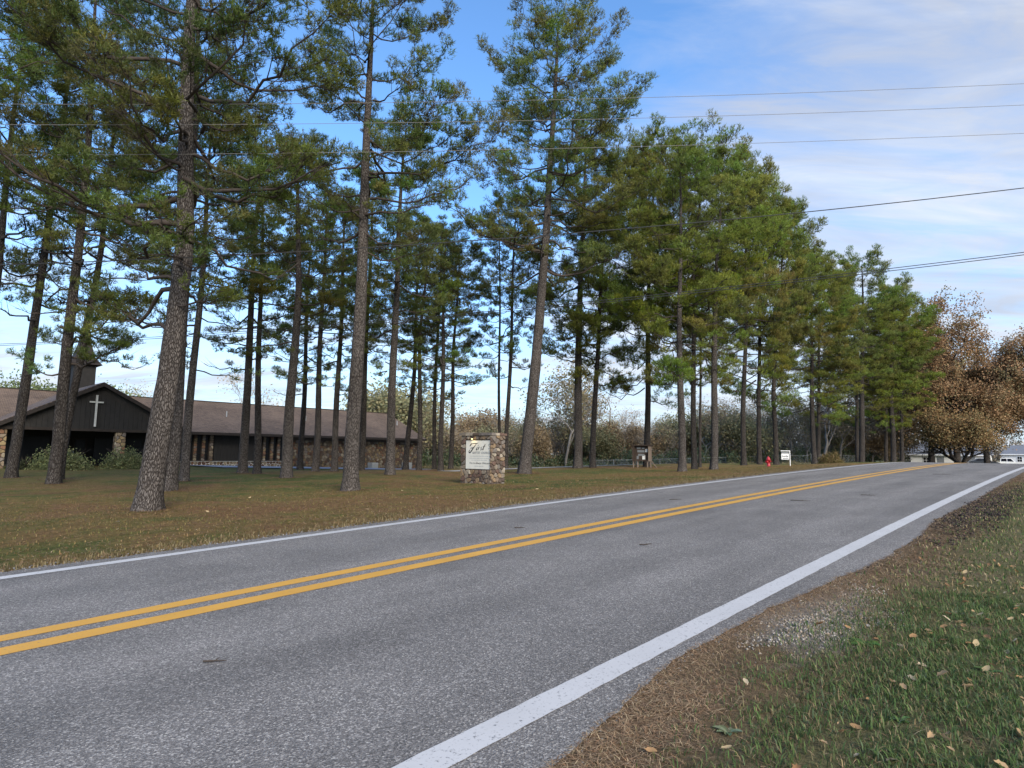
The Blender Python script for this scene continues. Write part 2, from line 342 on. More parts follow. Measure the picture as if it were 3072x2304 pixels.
# ------------------------------------------------------------------ trees: numpy tubes and tufts
def tubes(P, R, sides):
    B, n, _ = P.shape; T = np.gradient(P, axis=1); T /= np.linalg.norm(T, axis=2, keepdims=True) + 1e-9
    ref = np.zeros_like(T); ref[..., 2] = 1; flat = np.abs(T[..., 2]) > .92; ref[flat] = (1, 0, 0)
    A = np.cross(T, ref); A /= np.linalg.norm(A, axis=2, keepdims=True) + 1e-9; C = np.cross(T, A)
    an = np.arange(sides) * 2 * PI / sides
    V = P[:, :, None] + R[:, :, None, None] * (A[:, :, None] * np.cos(an)[None, None, :, None] + C[:, :, None] * np.sin(an)[None, None, :, None])
    i = np.arange(B * n * sides).reshape(B, n, sides); a = i[:, :-1]; b_ = i[:, 1:]
    F = np.stack([a, np.roll(a, -1, 2), np.roll(b_, -1, 2), b_], -1).reshape(-1, 4)
    return V.reshape(-1, 3), F
def cat(parts):
    V = []; F = []; b0 = 0
    for v_, f_ in parts: V.append(v_); F.append(f_ + b0); b0 += len(v_)
    return np.concatenate(V), np.concatenate(F)
def unit(v): return v / (np.linalg.norm(v, axis=-1, keepdims=True) + 1e-9)
def tufts(P, D, C, rng, k=12, ln=.17, w=.016, spread=.9):
    """bursts of needles at P pointing along D; returns V, tris, colours"""
    n = len(P); R = unit(rng.normal(size=(n, k, 3))) * spread + D[:, None] * (1.15 - rng.random((n, k, 1)) * .7); R[..., 2] += .12; R = unit(R)
    l = ln * (.65 + .6 * rng.random((n, k, 1))); side = unit(np.cross(R, rng.normal(size=(n, k, 3)))) * w * (.7 + .6 * rng.random((n, k, 1)))
    base = P[:, None] + D[:, None] * (rng.random((n, k, 1)) - .6) * ln * .9
    a = base - side * .5; b_ = base + side * .5; c_ = base + R * l
    V = np.stack([a, b_, c_], 2).reshape(-1, 3); F = np.arange(n * k * 3).reshape(-1, 3)
    c = (C[:, None] * (.75 + .5 * rng.random((n, k, 1)))); c = np.repeat(c, 3, 1).reshape(-1, 3)
    return V, F, c
def pine_crown(seed, H, cb, rmax, nl, r0, tint=(.092, .112, .034), k=9, ln=.16, w=.02, dens=1., lowdens=.5, hero=False, custom=(), axis=None, cs=1.):
    """crown of a shortleaf pine round a straight axis; z from the ground. returns limb tube list (per limb) and foliage arrays"""
    rng = np.random.default_rng(seed); tint = np.array(tint); limbs = []; TP = []; TD = []; TC = []
    hs = [(cb + (H * .975 - cb) * ((i + rng.random() * .9) / nl) ** .82, None) for i in range(nl)] + [(c_[0], c_[1:]) for c_ in custom]
    az = rng.random() * 6.28
    for h, cu in hs:
        az += 2.4 + rng.normal() * .5; u_ = (h - cb) / (H - cb); u_ = min(max(u_, 0), 1)
        Rr = rmax * math.sqrt(max(.05, 1 - (max(0, u_ - .35) / .66) ** 2.8)) * (.68 + .32 * min(1, max(0, u_) / .3))
        Lb = Rr * rng.uniform(.55, 1.15); el = -.10 + 1.15 * u_ ** 1.8 + rng.normal() * .14
        a_ = az; dd = dens
        if cu: a_, Lb, el = cu[0], cu[1], cu[2]
        if u_ < .25 and not cu: dd = dens * lowdens * rng.uniform(.3, 1.3)
        n = 9; tt = np.linspace(0, 1, n); d0 = np.array([math.cos(a_), math.sin(a_), 0.]); sd = np.array([-d0[1], d0[0], 0])
        wob = np.cumsum(rng.normal(size=n) * .05) * Lb; wz = np.cumsum(rng.normal(size=n) * .035) * Lb
        x0 = axis(h) if axis else np.array([0, 0, 0.])
        P = x0 + np.array([0, 0, h]) + d0 * (Lb * tt)[:, None] * math.cos(el) + sd * wob[:, None] + np.array([0, 0, 1.]) * (Lb * (math.sin(el) * tt - .10 * np.sin(tt * PI) + .16 * tt ** 2.5) + wz)[:, None]
        rb = max(.018, r0 * .27 * (1 - h / H) ** .5 * rng.uniform(.7, 1.1) * min(1.3, Lb / rmax + .3)); R = rb * (1 - tt * .82)
        parts = [tubes(P[None], R[None], 6)]
        # side branches
        tin = rng.random() < .03; tcol = np.array([.175, .165, .045]) if tin else tint * np.array([rng.uniform(.82, 1.18), rng.uniform(.88, 1.18), rng.uniform(.7, 1.2)])
        ns = int(max(4, Lb / .36 * (1.25 if cs < 1.1 else 1.))); ts = np.sort(rng.uniform(.30, 1., ns)); sP = []; sR = []; tP = []; tR = []
        def clump(c0, dr_, rc):
            if rng.random() > dd: return
            tcl = tcol * np.array([rng.uniform(.85, 1.1), 1., rng.uniform(.8, 1.1)])
            kk = max(6, int(rng.normal(34, 6) * (rc / (.3 * cs)) ** 1.5)); q0 = rng.normal(size=(kk, 3)); q0 = unit(q0) * rng.uniform(.25, 1., (kk, 1)) ** .5
            off = q0 * np.array([rc, rc, rc * .48]); pp = c0 + off + dr_ * rc * .25
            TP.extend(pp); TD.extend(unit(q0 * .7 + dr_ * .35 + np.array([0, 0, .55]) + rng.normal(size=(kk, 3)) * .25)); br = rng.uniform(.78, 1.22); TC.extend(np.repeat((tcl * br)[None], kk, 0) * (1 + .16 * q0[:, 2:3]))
            for z_ in range(4):
                e_ = c0 + off[z_] * .9; tP.append(np.array([c0 - dr_ * rc * .6, (c0 + e_) / 2 - np.array([0, 0, .02]), e_])); tR.append(np.array([.009, .007, .004]) * cs)
        for j, q_ in enumerate(ts):
            i0 = min(int(q_ * (n - 1)), n - 2); f_ = q_ * (n - 1) - i0; p0 = P[i0] * (1 - f_) + P[i0 + 1] * f_; dr = unit(P[i0 + 1] - P[i0])
            sgn = 1 if (j % 2) else -1; ang = rng.uniform(.5, 1.15) * sgn; sdv = unit(np.cross(dr, np.array([0, 0, 1.])))
            d1 = unit(dr * math.cos(ang) + sdv * math.sin(ang) + np.array([0, 0, rng.uniform(-.05, .4)]))
            l1 = (Lb * (1 - q_) * .46 + .42) * rng.uniform(.6, 1.25); m_ = 5; t1 = np.linspace(0, 1, m_)
            Q = p0 + d1 * (l1 * t1)[:, None] + np.array([0, 0, 1.]) * (l1 * .22 * t1 ** 2)[:, None] + np.cumsum(rng.normal(size=(m_, 3)) * .035, 0) * l1 * t1[:, None]
            sP.append(Q); sR.append(max(.009, rb * .34 * (1 - q_ * .5)) * (1 - t1 * .75))
            rc = rng.uniform(.2, .36) * cs; clump(Q[-1], unit(Q[-1] - Q[-2]), rc)
            if l1 > .75: clump(Q[2] + rng.normal(size=3) * .12, d1, rc * .85)
            if l1 > 1.2: clump(Q[3] + rng.normal(size=3) * .15, d1, rc * .9)
        clump(P[-1], unit(P[-1] - P[-2]), .33 * cs)
        parts.append(tubes(np.array(sP), np.array(sR), 4))
        if tP: parts.append(tubes(np.array(tP), np.array(tR), 3))
        limbs.append(cat(parts))
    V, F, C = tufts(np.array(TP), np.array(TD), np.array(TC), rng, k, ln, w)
    return limbs, (V, F, C)
def trunk_mesh(name, H, r0, mid, topx, m, seed, sides=18):
    """trunk whose axis runs through mid=(dx, z) and topx at height H"""
    rng = np.random.default_rng(seed); n = 44; z = H * (np.linspace(0, 1, n) ** 1.35)
    zm = min(mid[1], H * .75); zs = [0, zm, H]; co = np.polyfit(zs, [0, mid[0], topx], 2) if False else None
    ax = np.interp(z, [0, zm, H], [0, mid[0], topx]); k_ = np.exp(-((z - zm) / (H * .25)) ** 2); ax = ax * (1 - k_ * .0)
    ay = .06 * np.sin(z / H * 7 + seed); ax = ax + .05 * np.sin(z / H * 9 + seed * 2) * np.minimum(1, z / 2)
    r = r0 * (1 - z / H * .93) ** .72 * (1 + .38 * np.exp(-z / .35)); r = np.maximum(r, .02)
    an = np.arange(sides) * 2 * PI / sides
    lob = 1 + .10 * np.exp(-z / .5)[:, None] * np.sin(an * 5 + seed)[None] + .05 * np.exp(-z / .3)[:, None] * np.sin(an * 9 + seed * 3)[None] + .022 * rng.normal(size=(n, sides))
    V = np.stack([ax[:, None] + r[:, None] * lob * np.cos(an), ay[:, None] + r[:, None] * lob * np.sin(an), np.repeat(z[:, None], sides, 1) - .06], -1)
    i = np.arange(n * sides).reshape(n, sides); a = i[:-1]; b_ = i[1:]; F = np.stack([a, np.roll(a, -1, 1), np.roll(b_, -1, 1), b_], -1).reshape(-1, 4)
    return npmesh(name, V.reshape(-1, 3), [F], m, smooth=True)
# id, x, y, z, trunk radius, height, (mid dx, mid height), top dx
PINES = [
('a',-23.23,28.98,-1.42,0.23,24.8, 0.58,10.96, 0.94), ('b',-18.70,25.57,-1.46,0.24,22.9, 0.12,9.90, -0.11), ('c',-20.29,28.00,-1.43,0.19,20.3, 0.95,11.08, 1.4),
('d',-8.85,15.29,-1.51,0.29,18.5, 0.40,7.02, 0.04), ('e',-11.84,21.56,-1.45,0.25,19.2, 0.13,7.99, -0.17), ('f',-14.22,27.09,-1.39,0.19,17.1, 0.21,9.61, 0.15),
('g',-15.20,35.29,-1.31,0.25,19.8, -0.07,12.05, -0.05), ('h',-13.97,34.31,-1.30,0.20,17.2, -0.46,11.75, -0.60), ('i',-10.60,29.48,-1.30,0.26,16.3, 0.05,9.47, -0.18),
('j',-15.25,45.00,-1.37,0.21,18.4, -0.02,11.32, -0.04), ('k',-11.91,37.84,-1.26,0.21,17.4, -0.00,9.02, -0.05), ('l',-10.75,37.82,-1.24,0.20,16.9, 0.04,9.63, -0.01),
('m',-5.43,21.14,-1.36,0.26,19.63, 0.13,13.65, 0.07), ('n',-9.85,40.81,-1.26,0.23,18.9, 0.08,14.43, 0.08), ('o',-6.26,32.32,-1.20,0.24,18.94, -0.02,13.10, 0.28),
('p',-7.46,44.00,-1.27,0.20,17.90, 0.39,7.40, 0.60), ('q',-5.82,39.26,-1.17,0.17,15.80, -0.12,9.03, 0.26), ('r',-5.70,46.00,-1.28,0.17,17.70, -0.04,8.72, 0.24),
('s',-4.28,37.85,-1.13,0.17,15.17, -0.04,8.52, -0.03), ('t',-4.29,44.26,-1.20,0.18,15.91, 0.06,9.23, 0.30), ('u',-0.80,44.00,-1.09,0.12,18.79, -0.20,12.69, -0.24),
('v',-0.36,41.07,-1.05,0.16,18.48, 0.33,11.87, 0.53), ('w',0.69,32.98,-1.10,0.33,25.8, 1.16,13.22, 1.71), ('x',4.39,40.99,-0.95,0.29,22.31, 0.17,13.06, 0.65),
('y',5.45,41.58,-0.94,0.20,20.64, 0.48,11.10, 1.31), ('z',9.52,43.69,-0.87,0.23,21.92, 0.19,8.95, 0.80), ('A',9.23,33.66,-0.92,0.21,17.8, 0.08,9.89, 0.29),
('B',11.30,38.36,-0.90,0.18,19.8, 0.20,12.72, 1.08), ('C',12.90,42.46,-0.85,0.10,15.59, 0.07,4.06, 0.62), ('D',12.08,37.02,-0.85,0.22,19.0, 0.44,13.04, 1.12),
('E',18.15,48.44,-0.76,0.21,22.6, 0.13,4.98, 1.01), ('F',20.77,51.87,-0.71,0.20,22.8, -0.01,5.56, 1.12), ('G',22.22,52.13,-0.70,0.21,21.5, -0.05,5.58, 1.50),
('H',27.86,57.16,-0.64,0.23,19.61, 0.09,5.69, 0.52), ('I',30.25,61.12,-0.61,0.20,19.23, 0.24,6.02, 1.0), ('J',37.24,66.00,-0.56,0.30,22.0, 0.93,18.37, 1.2),
('K',39.08,70.00,-0.57,0.22,18.49, 0.22,7.04, 0.47), ('L',43.52,72.00,-0.54,0.19,18.6, 0.22,7.23, 0.70), ('M',43.07,70.00,-0.48,0.30,20.2, 0.11,7.00, 1.21),
('N',46.52,74.00,-0.50,0.22,19.6, 0.45,7.40, 1.5), ('O',-26.4,29.00,-1.44,0.23,23.0, 1.41,8.24, 1.66), ('P',-20.6,21.00,-1.54,0.25,21.0, 0.5,8.14, 0.8)]
PLAB = {
'a': 'leftmost pine trunk standing before the church porch, leaning right', 'b': 'dark pine in front of the porch shrub, second trunk from the left',
'c': 'slimmer pine leaning right just behind the dark trunk by the porch shrub', 'd': 'biggest pine, wide plated trunk nearest the road, just right of the church porch',
'e': 'thick reddish pine right behind the biggest trunk on the left', 'f': 'slender pine just right of the twin thick trunks, before the church windows',
'g': 'dark pine before the blank charcoal wall of the church', 'h': 'thin dark pine beside the second church window group',
'i': 'grey pine with flared foot before the start of the stone church wall', 'j': 'thin pine standing close against the stone church wall, left of two others',
'k': 'slim pine before the stone wall, midway between church windows and tall straight pine', 'l': 'slim leaning pine just left of the tall straight pine near the road',
'm': 'tall straight pine near the road, its pale trunk bare to a high open crown', 'n': 'dark pine hidden half behind the tall straight roadside pine',
'o': 'brown pine before the right part of the stone wall, widening at its foot', 'p': 'dark leaning pine at the right end of the stone church wall',
'q': 'thin upright pine just past the corner of the stone church wall', 'r': 'dark thin pine, first of the cluster left of the stone sign',
's': 'grey thin pine in the middle of the cluster left of the stone sign', 't': 'slim pine directly left of the stone sign',
'u': 'thinnest pine rising behind the middle of the stone sign', 'v': 'dark slim pine rising behind the right part of the stone sign',
'w': 'tall leaning pine beside the stone sign, its full crown against blue sky', 'x': 'stout dark pine with many spreading limbs, second trunk right of the stone sign',
'y': 'slimmer pine with a dark foot beside the stout spreading pine', 'z': 'forked pine right behind the brown message board',
'A': 'pine with widely flared foot nearest the road, right of the message board', 'B': 'pine close behind the flared roadside pine right of the message board',
'C': 'very thin pine between the flared pine and its right neighbour', 'D': 'grey pine near the road, third large trunk right of the message board',
'E': 'pine standing before the wire fence left of the red hydrant', 'F': 'reddish pine immediately left of the red hydrant', 'G': 'dark pine between the red hydrant and the white yard sign',
'H': 'pine touching the left side of the tan grass clump', 'I': 'shaded pine just behind the tan grass clump', 'J': 'tall pale trunked pine right of the tan grass clump, rounded top above its neighbours',
'K': 'dark thin pine hidden behind the tall pale trunk', 'L': 'thin pine right of the pale green bin near the road crest', 'M': 'thick dark pine among three trunks at the road crest',
'N': 'rightmost dark pine at the road crest beside the white house', 'O': 'pine at the left edge of the photo, mostly outside the frame', 'P': 'near pine out of frame at left, boughs reaching in at top left'}
HERO = {'d': dict(cb=5.6, rmax=4.3, nl=50, dens=1., k=6, ln=.13, w=.019, custom=[(4.55, PI * .93, 3.1, .22), (5.6, PI * .8, 3.0, .0), (7.4, PI, 4.8, .15), (8.2, .1, 3.6, .1), (5.1, -.2, 1.3, .1), (6.4, -1.3, 2.2, .1), (8.8, -1.8, 2.6, .2), (9.4, -1.2, 2.8, .2), (7.0, -2.2, 2.6, .1)]),
 'b': dict(cb=6.2, rmax=3.4, nl=36, dens=.9, k=6, ln=.15, w=.021, custom=[(5.0, -.1, 2.6, .1), (5.7, -.5, 2.9, .12), (5.3, .5, 2.2, .2), (6.4, -.2, 3.2, .0), (4.6, PI, 1.8, .1)]),
 'e': dict(cb=6.6, rmax=3.3, nl=32, dens=.95, k=6, ln=.14, w=.02), 'm': dict(cb=8.2, rmax=3.9, nl=38, dens=1., k=6, ln=.14, w=.02, lowdens=.4, custom=[(11.6, -.12, 4.9, .1), (9.2, .05, 2.4, -.35), (12.2, -.3, 3.6, .15), (10.6, PI, 2.6, .15)]),
 'w': dict(cb=10.5, rmax=5.6, nl=56, dens=1., k=5, ln=.155, w=.027, lowdens=.7, cs=1.25, custom=[(13.4, PI, 5.6, .05), (11.2, .1, 4.6, .2), (14.0, .35, 5.0, .1)]),
 'x': dict(cb=6.2, rmax=5.4, nl=50, dens=.95, lowdens=.8, k=5, ln=.16, w=.028, cs=1.25)}
VAR = []
for i, (cb, rm, nl, de, ld) in enumerate([(.30, 3.1, 38, .95, .7), (.36, 2.8, 34, .9, .7), (.28, 3.4, 42, .95, .7), (.25, 4.3, 48, 1., .8), (.21, 4.7, 54, 1., .85), (.28, 4.1, 44, 1., .75)]):
    big = i >= 3
    limbs, fol = pine_crown(700 + i, 18, 18 * cb, rm, nl, .2, cs=1.35 if big else 1.1, dens=de, lowdens=ld, k=6, ln=.17 if big else .15, w=.027 if big else .023, tint=(.180, .196, .042) if big else (.120, .136, .036))  # big variants: brighter, yellower tint paints the sunlit look into the needles
    V, F = cat(limbs); VAR.append((npmesh('branches', V, [F], M_TWIG), npmesh('foliage', fol[0], [fol[1]], M_NEEDLE, fol[2])))
for i, (pid, x, y, z, r0, H, mx_, mz_, tx_) in enumerate(PINES):
    big = pid in 'EFGHIKLMN'
    root = empty('pine_tree', (x, y, ter(x, y) - .03), 0, PLAB[pid], 'pine tree', 'pines on the church lawn')
    nearm = pid in 'demwio' or pid in 'ADx'
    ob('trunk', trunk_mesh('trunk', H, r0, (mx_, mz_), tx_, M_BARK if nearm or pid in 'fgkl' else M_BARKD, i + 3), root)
    zm = min(mz_, H * .75)
    def axis(h, zm=zm, H=H, mx_=mx_, tx_=tx_): return np.array([np.interp(h, [0, zm, H], [0, mx_, tx_]), 0, 0.])
    if pid in HERO:
        kw = dict(HERO[pid]); cb = kw.pop('cb'); rm = kw.pop('rmax'); nl = kw.pop('nl')
        limbs, fol = pine_crown(40 + i * 7, H, cb, rm, nl, r0, axis=axis, hero=True, tint=(.150, .172, .042) if pid in 'wx' else (.121, .138, .037), **kw)  # lighter tint on the two right-hand heroes carries painted sunlight
        for (V, F) in limbs: ob('limb', npmesh('limb', V, [F], M_TWIG), root)
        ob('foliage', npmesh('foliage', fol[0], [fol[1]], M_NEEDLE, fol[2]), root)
    else:
        vi = (3 + i % 3) if (big or pid in 'yzBADJ') else (2 if pid in 'bP' else i % 3)
        if pid in 'CuPt': vi = 1
        sl_ = (tx_ - mx_) / max(1., H - zm); off = mx_ - sl_ * zm; rs = .8 if pid in 'Cuvr' else (1.3 if pid in 'OaP' else 1.2 if pid in 'IK' else (.93 if pid in 'AD' else 1.))
        for nm, me in zip(('branches', 'foliage'), VAR[vi]):
            c_ = ob(nm, me, root); c_.scale = (rs, rs, H / 18.); c_.rotation_euler = (0, math.atan(sl_), i * 1.9); c_.location = (off, 0, 0)
            c_.rotation_euler = (Matrix.Rotation(math.atan(sl_), 3, 'Y') @ Matrix.Rotation(i * 1.9, 3, 'Z')).to_euler()

# ------------------------------------------------------------------ broadleaf trees
def broadleaf(seed, H, spread, levels=4, leafn=6000, leafsize=.12, cols=((.2, .1, .04),), trunk_r=.2, stems=1, up=.75, nb=4, first=.25, cluster=.35, arch=0., leafz=-1.):
    rng = np.random.default_rng(seed); groups = {}; tips = []
    def grow(p, d, l, r, lev):
        n = 6 if lev < 2 else 4; t1 = np.linspace(0, 1, n); w_ = np.cumsum(rng.normal(size=(n, 3)) * .09, 0) * l * t1[:, None]
        P = p + d * (l * t1)[:, None] + w_ + np.array([0, 0, 1.]) * (l * (.10 * t1 ** 2 if lev > 0 else 0) - arch * l * (t1 ** 2) * (.5 if lev else .25))[:, None] 
        groups.setdefault((n, 7 if lev == 0 else (5 if lev == 1 else 3)), []).append((P, r * (1 - t1 * .55)))
        if lev >= levels: tips.append(P[-1]); tips.append(P[-2]); return
        k_ = nb + (lev < 2)
        for j in range(k_):
            q_ = first + (1 - first) * (j + rng.random()) / k_ if lev == 0 else rng.uniform(.3, 1.)
            i0 = min(int(q_ * (n - 1)), n - 2); p1 = P[i0] + (P[i0 + 1] - P[i0]) * (q_ * (n - 1) - i0)
            a_ = rng.uniform(0, 2 * PI); sp = rng.uniform(.5, 1.15); o_ = unit(np.cross(d, rng.normal(size=3)))
            d1 = unit(d * math.cos(sp) + o_ * math.sin(sp) * (spread) + np.array([0, 0, .25 * up]))
            grow(p1, d1, l * rng.uniform(.48, .72), r * .5 * rng.uniform(.8, 1.1), lev + 1)
        if lev > 0: tips.append(P[-1])
    for s_ in range(stems):
        a_ = rng.uniform(0, 6.28); d0 = np.array([0, 0, 1.]) if stems == 1 else unit(np.array([math.cos(a_), math.sin(a_), 1.]))
        grow(np.array([0, 0, -.1]), d0, H * .52, trunk_r, 0)
    tips = [p for p in tips if p[2] > leafz]
    parts = [tubes(np.array([g[0] for g in v_]), np.array([g[1] for g in v_]), k_[1]) for k_, v_ in groups.items()]
    V, F = cat(parts); T = np.array(tips)
    out = [V, F, None]
    if leafn:
        idx = rng.integers(0, len(T), leafn); c0 = T[idx] + rng.normal(size=(leafn, 3)) * cluster
        a_ = unit(rng.normal(size=(leafn, 3))) * leafsize * rng.uniform(.6, 1.3, (leafn, 1)); b_ = unit(np.cross(a_, rng.normal(size=(leafn, 3)))) * leafsize * .7
        LV = np.stack([c0 - a_, c0 + b_, c0 + a_, c0 - b_], 1).reshape(-1, 3); LF = np.arange(leafn * 4).reshape(-1, 4)
        cc = np.array(cols)[(idx * 7919 % 97) % len(cols)] * rng.uniform(.65, 1.35, (leafn, 1)); out[2] = (LV, LF, np.repeat(cc, 4, 0))
    return out
def bl_tree(name, res, loc, rz, bm, label, group=None, catg='tree', cname='crown', scale=(1, 1, 1)):
    root = empty(name, loc, rz, label, catg, group); root.scale = scale
    ob('trunk', res['t'], root)
    if res.get('l'): ob(cname, res['l'], root)
    return root
def bl_mesh(bm=M_GREYB, **kw):
    V, F, lf = broadleaf(**kw); r = {'t': npmesh('trunk', V, [F], bm)}
    if lf: r['l'] = npmesh('crown', lf[0], [lf[1]], M_LEAF, lf[2])
    return r
OAK = bl_mesh(M_BARKD, seed=5, H=19, spread=1.15, levels=4, leafn=62000, leafsize=.125, cols=((.30, .185, .105), (.33, .205, .115), (.25, .16, .095), (.31, .22, .125), (.21, .18, .10)), trunk_r=.42, nb=5, cluster=.42, first=.3)
def gz(x, y): return ter(x, y) - .05
bl_tree('oak_tree', OAK, (57.5, 80, gz(57.5, 80)), .4, None, 'large oak with russet brown leaves at the road crest, right side')
bl_tree('oak_tree', OAK, (74.5, 86, gz(74.5, 86)), 2.6, None, 'second russet oak reaching the right edge of the photo', scale=(1, 1, .80))
bl_tree('oak_tree', OAK, (67.5, 88, gz(67.5, 88)), 5.2, None, 'middle russet oak between the large one and the right edge', scale=(1, 1, .84))
bl_tree('oak_tree', OAK, (61., 90, gz(61., 90)), 4.4, None, 'russet oak behind the large one, filling its right side', scale=(1.1, 1.1, .86))
LOW = bl_mesh(M_BARKD, seed=9, H=6.6, spread=1.3, levels=4, leafn=24000, leafsize=.10, cols=((.28, .195, .10), (.32, .225, .11), (.22, .19, .095), (.31, .185, .095)), leafz=2.4, trunk_r=.2, stems=5, nb=4, cluster=.45, arch=.25, first=.3)
bl_tree('ornamental_tree', LOW, (53.0, 73, gz(53.0, 73)), 1.1, None, 'low wide tree with arching dark stems and orange brown leaves below the oak', scale=(1.0, 1.0, 1.08))
BARE = bl_mesh(seed=21, H=9, spread=.95, levels=4, leafn=900, leafsize=.1, cols=((.4, .32, .22),), trunk_r=.14, nb=4)
BARE2 = bl_mesh(seed=22, H=9, spread=.8, levels=4, leafn=2200, leafsize=.11, cols=((.27, .25, .14), (.3, .23, .13)), trunk_r=.13, nb=4)
TAN = bl_mesh(seed=23, H=8, spread=1., levels=3, leafn=7000, leafsize=.13, cols=((.33, .245, .155), (.30, .235, .165), (.36, .27, .15)), trunk_r=.14, nb=5, cluster=.6)  # leaf colours paled and greyed: distance haze painted into the wood
YEL = bl_mesh(seed=24, H=8, spread=1., levels=3, leafn=7000, leafsize=.13, cols=((.29, .28, .16), (.33, .29, .16), (.25, .26, .15)), trunk_r=.14, nb=5, cluster=.6)  # yellow greens paled likewise, haze put into the colour
GRN = bl_mesh(seed=25, H=8, spread=1., levels=3, leafn=9000, leafsize=.14, cols=((.14, .18, .08), (.18, .21, .10)), trunk_r=.16, nb=5, cluster=.7)
kinds = [(BARE, 'bare grey wood tree'), (BARE2, 'pale sparse leaved wood tree'), (TAN, 'tan orange wood tree'),
         (YEL, 'yellow green wood tree'), (GRN, 'dark green wood tree')]
LMK = [(1150, 'the church corner'), (1300, 'the slim pine cluster'), (1450, 'the stone sign'), (1580, 'the leaning pine'), (1740, 'the stout spreading pine'), (1925, 'the message board'), (2045, 'the flared pine'), (2190, 'the grey pine'), (2306, 'the hydrant'), (2360, 'the yard sign'), (2497, 'the grass clump'), (2584, 'the pale trunked pine'), (2690, 'the pine trio'), (2833, 'the oak')]
rg = random.Random(4)
def wood_at(px, Y, h, k, rz=None):
    X = (px - 1536) / 1850 * Y; me, lab = kinds[k]; base = 9 if k < 2 else 8
    i_ = min(range(len(LMK)), key=lambda q_: abs(LMK[q_][0] - px)); rw = 'front row' if Y < 95 else 'back row'; sz = 'low' if h < 7.6 else ('mid height' if h < 9.5 else 'tall')
    lab = '%s %s, %s %s' % (sz, lab, rw, ('right of ' if px > LMK[i_][0] else 'left of ') + LMK[i_][1])
    bl_tree('wood_tree', me, (X, Y, gz(X, Y)), rg.uniform(0, 6), None, lab, 'trees of the far wood', scale=(h / base * rg.uniform(.95, 1.25),) * 2 + (h / base,))
for px in range(1270, 2720, 30):
    for row in range(2):
        p = px + rg.uniform(-16, 16); k = rg.choice([0, 1, 0, 2, 3, 1, 0, 2]); h = rg.uniform(5.2, 7.8) * (1 + .1 * row) * (1. if p < 2050 else 1.25)
        wood_at(p, 86 + row * 14 + rg.uniform(-3, 5) + max(0, (p - 2300) / 40), h, k)
for px, Y, h, k in ((1700, 84, 13.5, 1), (1745, 88, 12, 1), (1830, 86, 12.5, 0), (1490, 92, 9.5, 2), (1420, 95, 9, 2), (2470, 82, 13, 0), (2510, 88, 12, 0), (2600, 100, 14, 0), (2660, 104, 14, 1), (1185, 86, 13, 3), (1240, 92, 12.5, 3), (1140, 95, 12, 3)):
    wood_at(px, Y, h, k)
for px, Y, h, k in ((352, 88, 10.6, 4), (405, 92, 9.8, 2), (440, 90, 9.3, 0), (590, 92, 8.4, 2), (722, 90, 11, 0), (800, 98, 8.0, 4), (130, 78, 10, 4), (70, 80, 9.8, 4), (850, 100, 7.6, 4), (-60, 75, 11, 4)):
    X = (px - 1536) / 1850 * Y; me, lab = kinds[k]
    bl_tree('backyard_tree', me, (X, Y, -1.9), rg.uniform(0, 6), None, ['bare twiggy tree top showing over the church roof', '', 'russet tree top peeping over the church roof', '', 'green tree top rising behind the church roof'][k], 'trees behind the church', scale=(h / 8.5,) * 3)
# undergrowth below the far wood: one mass
def bush_mass(name, pts, leafn, leafsize, cols, seed, label=None, catg=None, stuff=True, droop=False, loc=None):
    """pts: (x,y,z,rx,ry,rz) ellipsoids filled near their surface with leaves"""
    rng = np.random.default_rng(seed); P = np.array(pts); w_ = P[:, 3] * P[:, 5]; idx = rng.choice(len(P), leafn, p=w_ / w_.sum()); E = P[idx]
    u_ = unit(rng.normal(size=(leafn, 3))); u_[:, 2] = np.abs(u_[:, 2]); r_ = rng.uniform(.55, 1.05, (leafn, 1)) * (1 + .25 * np.sin(u_[:, :1] * 9 + idx[:, None]) * np.cos(u_[:, 1:2] * 8))
    c0 = E[:, :3] + u_ * r_ * E[:, 3:6]
    a_ = unit(rng.normal(size=(leafn, 3)) + u_ * (1.2 if droop else 0)) * leafsize * rng.uniform(.6, 1.4, (leafn, 1)); b_ = unit(np.cross(a_, rng.normal(size=(leafn, 3)))) * leafsize * (.12 if droop else .6)
    V = np.stack([c0 - a_, c0 + b_, c0 + a_, c0 - b_], 1).reshape(-1, 3); F = np.arange(leafn * 4).reshape(-1, 4)
    cc = np.array(cols)[rng.integers(0, len(cols), leafn)] * rng.uniform(.6, 1.35, (leafn, 1))
    return npmesh(name, V, [F], M_LEAF, np.repeat(cc, 4, 0))
rng = np.random.default_rng(3); pts = []
for px in range(1250, 2700, 9):
    Y = 82 + rng.uniform(-2, 5) + max(0, (px - 2300) / 22); X = (px + rng.uniform(-8, 8) - 1536) / 1850 * Y; h = rng.uniform(1.0, 2.9); pts.append((X, Y, gz(X, Y), rng.uniform(.7, 1.5), .9, h))
o = ob('undergrowth', bush_mass('undergrowth', pts, 45000, .14, ((.12, .16, .08), (.15, .19, .10), (.10, .13, .07), (.24, .21, .12), (.13, .17, .12)), 31)); tag(o, 'green brambles and scrub along the foot of the far wood', kind='stuff')
pts = []
for i in range(260):
    Y = rng.uniform(112, 124); px = rng.uniform(1200, 3200); Y += 40 * (px > 2650); X = (px - 1536) / 1850 * Y; pts.append((X, Y, -2.2, rng.uniform(2, 3.5), 2, rng.uniform(3.6, 6.2) * (1.4 if px > 2300 else 1)))
o = ob('far_wood', bush_mass('far_wood', pts, 45000, .32, ((.32, .275, .225), (.37, .31, .25), (.28, .26, .19), (.38, .31, .22)), 32)); tag(o, 'brown and olive mass of the wood beyond the first trees', kind='stuff')  # albedo raised so distance haze is painted into the leaf colours
